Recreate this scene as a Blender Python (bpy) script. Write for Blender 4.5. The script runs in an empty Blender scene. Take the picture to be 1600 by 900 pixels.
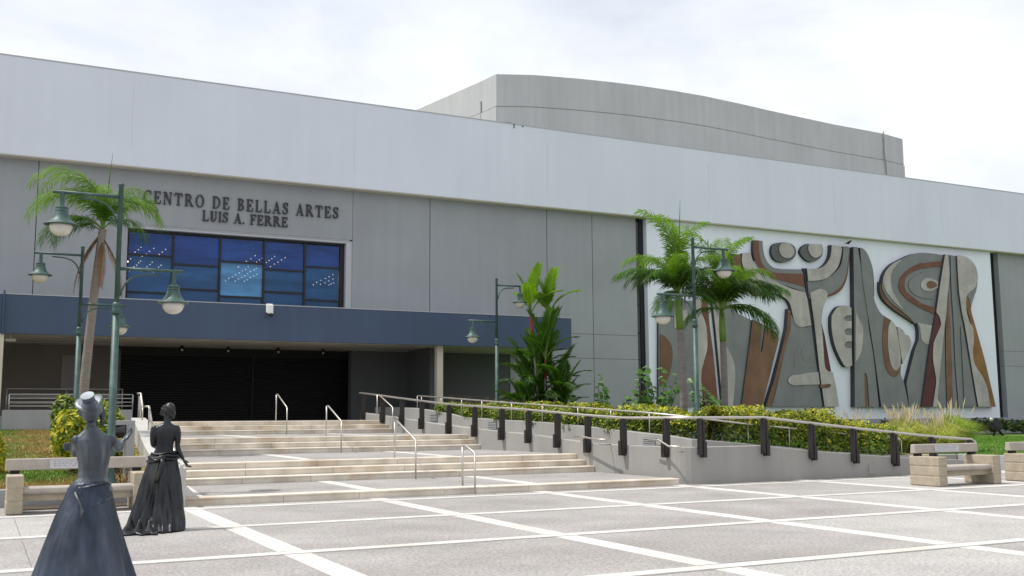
import bpy, bmesh, math, random
from mathutils import Vector, Matrix
import numpy as np
PI = math.pi
SC = bpy.context.scene
COL = SC.collection
random.seed(7)
np.random.seed(7)

# ------------------------------------------------------------------ camera
def cam_axes(yaw, pitch, roll):
    f = Vector((math.sin(yaw)*math.cos(pitch), math.cos(yaw)*math.cos(pitch), math.sin(pitch)))
    r = Vector((math.cos(yaw), -math.sin(yaw), 0))
    u = r.cross(f)
    c, s = math.cos(roll), math.sin(roll)
    return c*r + s*u, -s*r + c*u, f
cam = bpy.data.cameras.new('camera')
camo = bpy.data.objects.new('camera', cam)
COL.objects.link(camo)
r_, u_, f_ = cam_axes(0.4728, 0.1226, -0.0059)
m = Matrix((r_, u_, -f_)).transposed().to_4x4()
m.translation = Vector((0, 0, 1.65))
camo.matrix_world = m
cam.sensor_width = 36
cam.lens = 36*1621.3/1600
cam.clip_end = 3000
cam.dof.use_dof = True
cam.dof.focus_distance = 30
cam.dof.aperture_fstop = 3.5
SC.camera = camo

# ------------------------------------------------------------------ light
SUN = Vector((-0.42, 0.20, 0.90)).normalized()
sl = bpy.data.lights.new('sun', 'SUN')
sl.energy = 3.8
sl.angle = math.radians(0.5)
sl.color = (1, .96, .9)
so = bpy.data.objects.new('sun', sl)
COL.objects.link(so)
so.rotation_euler = SUN.to_track_quat('Z', 'Y').to_euler()
so.location = (0, 0, 60)

W = bpy.data.worlds.new('World')
SC.world = W
W.use_nodes = True
nt = W.node_tree
nt.nodes.clear()
N = lambda t: nt.nodes.new(t)
L = nt.links.new
sky = N('ShaderNodeTexSky')
sky.sky_type = 'NISHITA'
sky.sun_disc = False
sky.sun_elevation = math.asin(SUN.z)
sky.sun_rotation = math.atan2(SUN.x, SUN.y)
sky.air_density = 1.0
sky.dust_density = 2.0
tc = N('ShaderNodeTexCoord')
sep = N('ShaderNodeSeparateXYZ'); L(tc.outputs['Generated'], sep.inputs[0])
zz = N('ShaderNodeMath'); zz.operation = 'MAXIMUM'; L(sep.outputs['Z'], zz.inputs[0]); zz.inputs[1].default_value = 0.0
za = N('ShaderNodeMath'); za.operation = 'ADD'; L(zz.outputs[0], za.inputs[0]); za.inputs[1].default_value = 0.22
dx = N('ShaderNodeMath'); dx.operation = 'DIVIDE'; L(sep.outputs['X'], dx.inputs[0]); L(za.outputs[0], dx.inputs[1])
dy = N('ShaderNodeMath'); dy.operation = 'DIVIDE'; L(sep.outputs['Y'], dy.inputs[0]); L(za.outputs[0], dy.inputs[1])
cmb = N('ShaderNodeCombineXYZ'); L(dx.outputs[0], cmb.inputs[0]); L(dy.outputs[0], cmb.inputs[1])
n1 = N('ShaderNodeTexNoise'); n1.inputs['Scale'].default_value = 1.35; n1.inputs['Detail'].default_value = 9; n1.inputs['Roughness'].default_value = .58
n1.inputs['Distortion'].default_value = .35
L(cmb.outputs[0], n1.inputs['Vector'])
mr = N('ShaderNodeMapRange'); L(n1.outputs['Fac'], mr.inputs['Value'])
mr.inputs['From Min'].default_value = .36; mr.inputs['From Max'].default_value = .56
mr.inputs['To Min'].default_value = .68; mr.inputs['To Max'].default_value = 1.0
n2 = N('ShaderNodeTexNoise'); n2.inputs['Scale'].default_value = 2.6; n2.inputs['Detail'].default_value = 7
L(cmb.outputs[0], n2.inputs['Vector'])
cr = N('ShaderNodeMapRange'); L(n2.outputs['Fac'], cr.inputs['Value'])
cr.inputs['From Min'].default_value = .3; cr.inputs['From Max'].default_value = .68
cr.inputs['To Min'].default_value = 9.85; cr.inputs['To Max'].default_value = 10.6
cc = N('ShaderNodeCombineColor'); 
for i, kf in enumerate((.96, .99, 1.03)):
    ml = N('ShaderNodeMath'); ml.operation = 'MULTIPLY'; ml.inputs[1].default_value = kf; L(cr.outputs[0], ml.inputs[0]); L(ml.outputs[0], cc.inputs[i])
mx = N('ShaderNodeMix'); mx.data_type = 'RGBA'
sm = N('ShaderNodeVectorMath'); sm.operation = 'SCALE'; sm.inputs['Scale'].default_value = 1.5; L(sky.outputs[0], sm.inputs[0])
L(mr.outputs[0], mx.inputs[0]); L(sm.outputs[0], mx.inputs[6]); L(cc.outputs[0], mx.inputs[7])
bg = N('ShaderNodeBackground'); bg.inputs['Strength'].default_value = 0.1
L(mx.outputs[2], bg.inputs['Color'])
wo = N('ShaderNodeOutputWorld'); L(bg.outputs[0], wo.inputs['Surface'])

SC.view_settings.view_transform = 'Standard'
SC.view_settings.look = 'None'
SC.view_settings.exposure = 0.05
SC.view_settings.gamma = 1.0
try: SC.view_settings.use_curve_mapping = False
except Exception: pass
SC.cycles.max_bounces = 8
SC.cycles.transparent_max_bounces = 12

# ------------------------------------------------------------------ materials
MATS = {}
def mat(name, col, rough=.8, var=.0, scale=2.0, speck=0.0, sscale=60.0, col2=None, c2scale=.5, c2thr=(.45, .7), bump=0.0,
        bscale=30.0, metal=0.0, spec=.4, trans=0.0, streak=0.0, emit=None, estr=0.0, stretch=(1, 1, 1), coat=0.0):
    M = bpy.data.materials.new(name); M.use_nodes = True
    t = M.node_tree; b = t.nodes['Principled BSDF']; out = t.nodes['Material Output']
    nn = t.nodes.new; ll = t.links.new
    b.inputs['Roughness'].default_value = rough
    b.inputs['Metallic'].default_value = metal
    b.inputs['Specular IOR Level'].default_value = spec
    if coat: b.inputs['Coat Weight'].default_value = coat
    geo = nn('ShaderNodeNewGeometry')
    mp = nn('ShaderNodeMapping'); mp.inputs['Scale'].default_value = stretch
    ll(geo.outputs['Position'], mp.inputs['Vector'])
    pos = mp.outputs[0]
    rgb = nn('ShaderNodeRGB'); rgb.outputs[0].default_value = (*col, 1); cur = rgb.outputs[0]
    def noise(s, d=4, vec=pos):
        n = nn('ShaderNodeTexNoise'); n.inputs['Scale'].default_value = s; n.inputs['Detail'].default_value = d
        ll(vec, n.inputs['Vector']); return n.outputs['Fac']
    if col2 is not None:
        r = nn('ShaderNodeMapRange'); ll(noise(c2scale, 6), r.inputs['Value'])
        r.inputs['From Min'].default_value, r.inputs['From Max'].default_value = c2thr
        mi = nn('ShaderNodeMix'); mi.data_type = 'RGBA'; ll(r.outputs[0], mi.inputs[0]); ll(cur, mi.inputs[6])
        mi.inputs[7].default_value = (*col2, 1); cur = mi.outputs[2]
    def scale_by(fac, lo, hi, f0=.3, f1=.7):
        nonlocal cur
        r = nn('ShaderNodeMapRange'); ll(fac, r.inputs['Value'])
        r.inputs['From Min'].default_value, r.inputs['From Max'].default_value = f0, f1
        r.inputs['To Min'].default_value, r.inputs['To Max'].default_value = lo, hi
        v = nn('ShaderNodeVectorMath'); v.operation = 'SCALE'; ll(cur, v.inputs[0]); ll(r.outputs[0], v.inputs['Scale']); cur = v.outputs[0]
    if var: scale_by(noise(scale, 5), 1-var, 1+var)
    if speck: scale_by(noise(sscale, 2), 1-speck, 1+speck)
    if streak:
        m2 = nn('ShaderNodeMapping'); m2.inputs['Scale'].default_value = (2.2, 2.2, .12); ll(geo.outputs['Position'], m2.inputs['Vector'])
        scale_by(noise(1.0, 6, m2.outputs[0]), 1-streak, 1+streak*.4)
    ll(cur, b.inputs['Base Color'])
    if bump:
        bp = nn('ShaderNodeBump'); bp.inputs['Strength'].default_value = bump; bp.inputs['Distance'].default_value = .02
        ll(noise(bscale, 5), bp.inputs['Height']); ll(bp.outputs[0], b.inputs['Normal'])
    if trans:
        tr = nn('ShaderNodeBsdfTranslucent'); v = nn('ShaderNodeVectorMath'); v.operation = 'MULTIPLY'
        ll(cur, v.inputs[0]); v.inputs[1].default_value = (1.3, 1.35, .5); ll(v.outputs[0], tr.inputs['Color'])
        ms = nn('ShaderNodeMixShader'); ms.inputs[0].default_value = trans
        ll(b.outputs[0], ms.inputs[1]); ll(tr.outputs[0], ms.inputs[2]); ll(ms.outputs[0], out.inputs['Surface'])
    if emit is not None:
        b.inputs['Emission Color'].default_value = (*emit, 1); b.inputs['Emission Strength'].default_value = estr
    MATS[name] = M
    return M
white = mat('white_paint', (.68, .715, .80), .85, .03, .25, streak=.025, bump=.12, bscale=6)
white_m = mat('mural_white', (.76, .80, .89), .85, .03, .5, streak=.03, bump=.1, bscale=8)
grey = mat('grey_paint', (.315, .330, .350), .85, .06, .35, streak=.045, bump=.15, bscale=7)
jointG = mat('joint_grey', (.25, .255, .25), .9)
greyD = mat('joint_dark', (.10, .105, .11), .9)
jointW = mat('joint_pale', (.45, .46, .48), .9)
tower_m = mat('tower_render', (.45, .455, .445), .9, .05, .3, streak=.08, bump=.15, bscale=5)
navy = mat('navy_paint', (.056, .085, .148), .7, .05, .6, streak=.08, bump=.1, bscale=8)
soffit_m = mat('soffit_paint', (.60, .55, .46), .85, .05, .8)
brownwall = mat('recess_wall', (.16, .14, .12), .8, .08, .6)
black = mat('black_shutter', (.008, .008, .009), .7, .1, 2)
blackg = mat('black_glass', (.012, .012, .014), .12, spec=.5)
frame_m = mat('window_frame', (.012, .013, .016), .5)
agg = mat('aggregate', (.325, .307, .296), .9, .10, .9, speck=.30, sscale=26, bump=.35, bscale=45, col2=(.265, .248, .235), c2scale=.42, c2thr=(.40, .68))
aggL = mat('aggregate_pale', (.365, .35, .337), .9, .10, .9, speck=.30, sscale=26, bump=.35, bscale=45)
bandm = mat('white_band', (.57, .55, .52), .85, .08, 1.3, speck=.08, sscale=40, col2=(.50, .47, .43), c2scale=.55, c2thr=(.48, .7), bump=.1)
stone = mat('step_stone', (.68, .615, .525), .8, .10, 2.0, col2=(.42, .31, .20), c2scale=1.1, c2thr=(.52, .78), speck=.06, sscale=50, streak=.18, bump=.15)
wallm = mat('wall_render', (.325, .315, .298), .88, .07, .7, streak=.09, bump=.18, bscale=9)
wallg = mat('low_wall_render', (.34, .345, .35), .88, .07, .9, streak=.08, bump=.15)
copem = mat('coping', (.46, .45, .43), .85, .06, 1.5)
steel = mat('steel_rail', (.52, .49, .45), .42, .05, 3, metal=.85)
alum = mat('aluminium_rail', (.46, .45, .43), .45, .08, 4, metal=.6)
postm = mat('dark_post', (.022, .018, .018), .5, .15, 6)
greenm = mat('green_lamp_paint', (.034, .078, .068), .5, .22, 5, col2=(.085, .14, .125), c2scale=4, c2thr=(.5, .8), spec=.5)
globem = mat('lamp_globe', (.58, .56, .50), .18, .10, 6, spec=.6)
benchm = mat('bench_concrete', (.38, .325, .245), .9, .12, 5, speck=.20, sscale=70, bump=.4, bscale=60)
benchg = mat('bench_slab', (.40, .36, .315), .88, .10, 5, speck=.10, sscale=70, bump=.2, bscale=50, streak=.08)
plaqm = mat('plaque', (.50, .50, .52), .5, .12, 18, metal=.15)
inkm = mat('plaque_marks', (.22, .22, .24), .6)
bronze = mat('bronze_patina', (.070, .082, .098), .40, .35, 6, col2=(.20, .225, .25), c2scale=5, c2thr=(.46, .68), metal=.55, bump=.35, bscale=30, stretch=(1.6, 1.6, .30), streak=.35)
bronzeB = mat('bronze_blue', (.028, .039, .062), .40, .40, 5, col2=(.080, .098, .13), c2scale=3.0, c2thr=(.46, .72), metal=.5, bump=.5, bscale=14, stretch=(1.4, 1.4, .22), streak=.3)
bronzeH = mat('bronze_hat', (.15, .17, .19), .45, .15, 8, metal=.5)
bronzeD = mat('bronze_dark', (.028, .030, .034), .30, .3, 6, col2=(.085, .08, .07), c2scale=4, c2thr=(.55, .8), metal=.6, bump=.25, bscale=30, stretch=(1, 1, .4))
letterm = mat('letter_metal', (.035, .036, .045), .5)
m_g = mat('mural_grey', (.205, .215, .215), .85, .10, .9, speck=.05, sscale=25, streak=.08, bump=.25, bscale=14)
m_b = mat('mural_beige', (.42, .40, .375), .9, .14, 1.2, speck=.12, sscale=18, streak=.12, bump=.4, bscale=12)
m_r = mat('mural_red', (.165, .075, .052), .85, .16, 1.4, speck=.10, sscale=20, bump=.3, bscale=12)
m_o = mat('mural_brown', (.175, .100, .062), .85, .22, 1.0, speck=.10, sscale=20, streak=.12, bump=.3, bscale=12)
m_d = mat('mural_maroon', (.095, .034, .034), .85, .14, 1.4, speck=.08, sscale=20, bump=.3, bscale=12)
m_y = mat('mural_ochre', (.235, .125, .045), .85, .25, .9, speck=.12, sscale=20, bump=.3, bscale=12)
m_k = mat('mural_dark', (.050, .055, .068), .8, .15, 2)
m_k2 = mat('mural_mid', (.115, .120, .120), .85, .10, 1.5, bump=.2, bscale=12)
grassm = mat('lawn_ground', (.085, .16, .022), .95, .25, 1.5, col2=(.30, .20, .09), c2scale=.45, c2thr=(.60, .72), bump=.5, bscale=20)
drym = mat('lawn_dry', (.21, .15, .06), .95, .25, 1.3, col2=(.085, .15, .025), c2scale=.32, c2thr=(.50, .60), bump=.5, bscale=20)
blade = mat('grass_blade', (.12, .24, .03), .7, .3, 2, trans=.35)
bladeD = mat('dry_blade', (.29, .21, .08), .8, .3, 1.5, col2=(.12, .20, .03), c2scale=.32, c2thr=(.53, .63), trans=.3)
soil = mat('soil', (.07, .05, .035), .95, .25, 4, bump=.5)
bark = mat('palm_bark', (.24, .21, .185), .9, .18, 5, stretch=(1, 1, 5), bump=.5, bscale=14)
barkL = mat('palm_ringed_bark', (.20, .18, .175), .9, .2, 4, stretch=(.6, .6, 6), bump=.4, bscale=8)
shaft = mat('green_crownshaft', (.115, .20, .03), .5, .15, 4)
redst = mat('red_crownshaft', (.34, .035, .03), .45, .2, 5)
stemb = mat('brown_stem', (.13, .085, .05), .9, .2, 8)
fr_b = mat('frond_bright', (.13, .245, .02), .6, .28, 1.6, spec=.18, trans=.40)
fr_g = mat('frond_green', (.052, .125, .014), .6, .28, 1.6, spec=.18, trans=.35)
fr_d = mat('frond_dark', (.022, .055, .010), .45, .3, 1.6, spec=.18, trans=.25)
fr_x = mat('frond_dead', (.20, .10, .045), .9, .25, 3, trans=.2)
fr_y = mat('frond_gold', (.30, .27, .04), .6, .25, 2, spec=.18, trans=.35)
lf_y = mat('leaf_yellow', (.52, .48, .04), .55, .25, 6, trans=.3)
lf_g = mat('leaf_green', (.15, .23, .025), .5, .3, 6, trans=.3)
lf_d = mat('leaf_dark', (.03, .065, .012), .5, .3, 6, trans=.2)
lf_s = mat('sea_grape_leaf', (.075, .17, .03), .4, .25, 5, trans=.3)
pl_m = mat('grass_plume', (.62, .54, .42), .9, .15, 5, trans=.35)
fg_g = mat('fountain_grass_blade', (.27, .36, .06), .7, .3, 3, trans=.4)
fg_y = mat('fountain_grass_straw', (.52, .46, .18), .8, .25, 3, trans=.4)
camw = mat('camera_white', (.75, .75, .75), .4)
bulbm = mat('bulb', (1, .9, .7), .5, emit=(1, .62, .33), estr=10)
roomm = mat('room_dark', (.02, .02, .025), .8)
roomr = mat('room_timber', (.25, .09, .04), .8)
gravelg = mat('far_ground', (.16, .16, .15), .95, .2, .2)
def glass(name, col, tr):
    M = bpy.data.materials.new(name); M.use_nodes = True; t = M.node_tree
    b = t.nodes['Principled BSDF']; b.inputs['Base Color'].default_value = (*col, 1); b.inputs['Roughness'].default_value = .06
    b.inputs['Specular IOR Level'].default_value = .35
    geo = t.nodes.new('ShaderNodeNewGeometry'); mp = t.nodes.new('ShaderNodeMapping'); mp.inputs['Scale'].default_value = (.35, 1, 1.6)
    mp.inputs['Rotation'].default_value = (0, .08, 0)
    t.links.new(geo.outputs['Position'], mp.inputs['Vector'])
    n = t.nodes.new('ShaderNodeTexNoise'); n.inputs['Scale'].default_value = 1.6; t.links.new(mp.outputs[0], n.inputs['Vector'])
    r = t.nodes.new('ShaderNodeMapRange'); t.links.new(n.outputs['Fac'], r.inputs['Value'])
    r.inputs['From Min'].default_value = .3; r.inputs['From Max'].default_value = .7; r.inputs['To Min'].default_value = .72; r.inputs['To Max'].default_value = 1.3
    v = t.nodes.new('ShaderNodeVectorMath'); v.operation = 'SCALE'; v.inputs[0].default_value = col; t.links.new(r.outputs[0], v.inputs['Scale'])  # varied reflections are put into the pane colour as stretched noise
    t.links.new(v.outputs[0], b.inputs['Base Color'])
    tp = t.nodes.new('ShaderNodeBsdfTransparent'); tp.inputs['Color'].default_value = (.75, .85, 1, 1)
    ms = t.nodes.new('ShaderNodeMixShader'); ms.inputs[0].default_value = tr
    t.links.new(b.outputs[0], ms.inputs[1]); t.links.new(tp.outputs[0], ms.inputs[2]); t.links.new(ms.outputs[0], t.nodes['Material Output'].inputs['Surface'])
    return M
g_top = glass('glass_deep_blue', (.026, .078, .29), .33)
g_mid = glass('glass_blue', (.028, .105, .25), .33)
g_lit = glass('glass_pale_blue', (.115, .32, .58), .30)

# ------------------------------------------------------------------ mesh helpers
class MB:
    def __init__(s): s.v = []; s.f = []; s.m = []; s.mi = 0
    def add(s, vs, fs, mi=None):
        o = len(s.v); s.v += [tuple(v) for v in vs]; s.f += [tuple(i+o for i in f) for f in fs]
        s.m += [s.mi if mi is None else mi]*len(fs); return s
    def box(s, x0, x1, y0, y1, z0, z1, mi=None):
        return s.add([(x0,y0,z0),(x1,y0,z0),(x1,y1,z0),(x0,y1,z0),(x0,y0,z1),(x1,y0,z1),(x1,y1,z1),(x0,y1,z1)],
              [(0,3,2,1),(4,5,6,7),(0,1,5,4),(1,2,6,5),(2,3,7,6),(3,0,4,7)], mi)
    def prof_x(s, prof, x0, x1, mi=None):      # (y,z) profile swept along X, anticlockwise seen from -X... any order
        n = len(prof)
        vs = [(x0, y, z) for y, z in prof] + [(x1, y, z) for y, z in prof]
        fs = [(i, (i+1) % n, n+(i+1) % n, n+i) for i in range(n)] + [tuple(range(n)), tuple(range(2*n-1, n-1, -1))]
        return s.add(vs, fs, mi)
    def prism(s, pts, y0, y1, mf=0, ms=0):     # (x,z) outline from front y0 to back y1
        n = len(pts)
        area = sum(pts[i][0]*pts[(i+1) % n][1]-pts[(i+1) % n][0]*pts[i][1] for i in range(n))
        if area < 0: pts = pts[::-1]
        vs = [(x, y0, z) for x, z in pts] + [(x, y1, z) for x, z in pts]
        s.add(vs, [tuple(range(n))], mf)
        o = len(s.v)-2*n
        for i in range(n):
            s.f.append((o+i, o+n+i, o+n+(i+1) % n, o+(i+1) % n)); s.m.append(ms)
        s.f.append(tuple(o+n+i for i in range(n-1, -1, -1))); s.m.append(ms)
        return s
    def tube(s, pts, r, n=8, mi=None, cap=True):
        pts = [Vector(p) for p in pts]; rs = r if isinstance(r, (list, tuple)) else [r]*len(pts)
        vs = []; fs = []; up = None
        for i, p in enumerate(pts):
            d = (pts[min(i+1, len(pts)-1)]-pts[max(i-1, 0)]).normalized()
            if up is None: up = Vector((0, 0, 1)) if abs(d.z) < .9 else Vector((1, 0, 0))
            a = d.cross(up)
            if a.length < 1e-4: a = d.orthogonal()
            a.normalize(); b = a.cross(d).normalized(); up = b
            for k in range(n):
                t = 2*PI*k/n; vs.append(p+(a*math.cos(t)+b*math.sin(t))*rs[i])
        for i in range(len(pts)-1):
            for k in range(n): fs.append((i*n+k, i*n+(k+1) % n, (i+1)*n+(k+1) % n, (i+1)*n+k))
        if cap: fs += [tuple(range(n-1, -1, -1)), tuple((len(pts)-1)*n+k for k in range(n))]
        return s.add(vs, fs, mi)
    def lathe(s, prof, c=(0, 0, 0), n=20, mi=None, cap=True):
        vs = []; fs = []
        for r, z in prof:
            for k in range(n):
                t = 2*PI*k/n; vs.append((c[0]+r*math.cos(t), c[1]+r*math.sin(t), c[2]+z))
        for i in range(len(prof)-1):
            for k in range(n): fs.append((i*n+k, i*n+(k+1) % n, (i+1)*n+(k+1) % n, (i+1)*n+k))
        if cap: fs += [tuple(range(n-1, -1, -1)), tuple((len(prof)-1)*n+k for k in range(n))]
        return s.add(vs, fs, mi)
    def rings(s, rings, mi=None, cap=True):
        n = len(rings[0]); vs = [v for r in rings for v in r]; fs = []
        for i in range(len(rings)-1):
            for k in range(n): fs.append((i*n+k, i*n+(k+1) % n, (i+1)*n+(k+1) % n, (i+1)*n+k))
        if cap: fs += [tuple(range(n-1, -1, -1)), tuple((len(rings)-1)*n+k for k in range(n))]
        return s.add(vs, fs, mi)
    def ball(s, c, r, n=12, mi=None, rot=None):
        rx, ry, rz = r if isinstance(r, (tuple, list)) else (r, r, r)
        rg = []
        for i in range(1, n):
            a = -PI/2+PI*i/n; ring = []
            for k in range(n*2):
                t = PI*k/n; v = Vector((rx*math.cos(a)*math.cos(t), ry*math.cos(a)*math.sin(t), rz*math.sin(a)))
                if rot is not None: v = rot @ v
                ring.append(tuple(Vector(c)+v))
            rg.append(ring)
        return s.rings(rg, mi)
    def mesh(s, name, mats):
        me = bpy.data.meshes.new(name); me.from_pydata(s.v, [], s.f)
        for m_ in (mats if isinstance(mats, (list, tuple)) else [mats]): me.materials.append(m_)
        if any(s.m): me.polygons.foreach_set('material_index', s.m)
        me.update(); return me
    def build(s, name, mats, parent=None, smooth=False, world=True, bevel=0):
        me = s.mesh(name, mats)
        if parent is not None and world:
            me.transform(Matrix.Translation(-Vector(parent_world(parent))))
        if smooth: me.polygons.foreach_set('use_smooth', [True]*len(me.polygons)); me.update()
        fix(me)
        o = bpy.data.objects.new(name, me); COL.objects.link(o); o.parent = parent
        if smooth == 'auto': me.set_sharp_from_angle(angle=math.radians(40))
        if bevel:
            b = o.modifiers.new('bevel', 'BEVEL'); b.width = bevel; b.segments = 2; b.limit_method = 'ANGLE'
        return o
def fix(me):
    bm = bmesh.new(); bm.from_mesh(me); bmesh.ops.recalc_face_normals(bm, faces=bm.faces)
    big = [f for f in bm.faces if len(f.verts) > 4]
    if big: bmesh.ops.triangulate(bm, faces=big)
    bm.to_mesh(me); bm.free()
def parent_world(p):
    v = Vector((0, 0, 0))
    while p is not None: v += p.location; p = p.parent
    return v
def tag(o, label=None, cat=None, group=None, kind=None):
    if label: o['label'] = label
    if cat: o['category'] = cat
    if group: o['group'] = group
    if kind: o['kind'] = kind
    return o
def thing(name, loc, label, cat, group=None, rz=0):
    o = bpy.data.objects.new(name, None); COL.objects.link(o); o.location = loc; o.rotation_euler = (0, 0, rz)
    o.empty_display_size = .2
    return tag(o, label, cat, group)
def copy_tree(o, parent=None):
    c = o.copy(); COL.objects.link(c)
    if parent is not None: c.parent = parent
    for ch in list(o.children): copy_tree(ch, c)
    return c
def inst(name, me, parent, loc=(0, 0, 0), rz=0, sc=1.0):
    o = bpy.data.objects.new(name, me); COL.objects.link(o); o.parent = parent; o.location = loc
    o.rotation_euler = (0, 0, rz); o.scale = (sc, sc, sc); return o
def lerp(x, xs, ys):
    if xs[0] > xs[-1]: xs = xs[::-1]; ys = ys[::-1]
    return float(np.interp(x, xs, ys))
U = random.uniform
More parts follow.
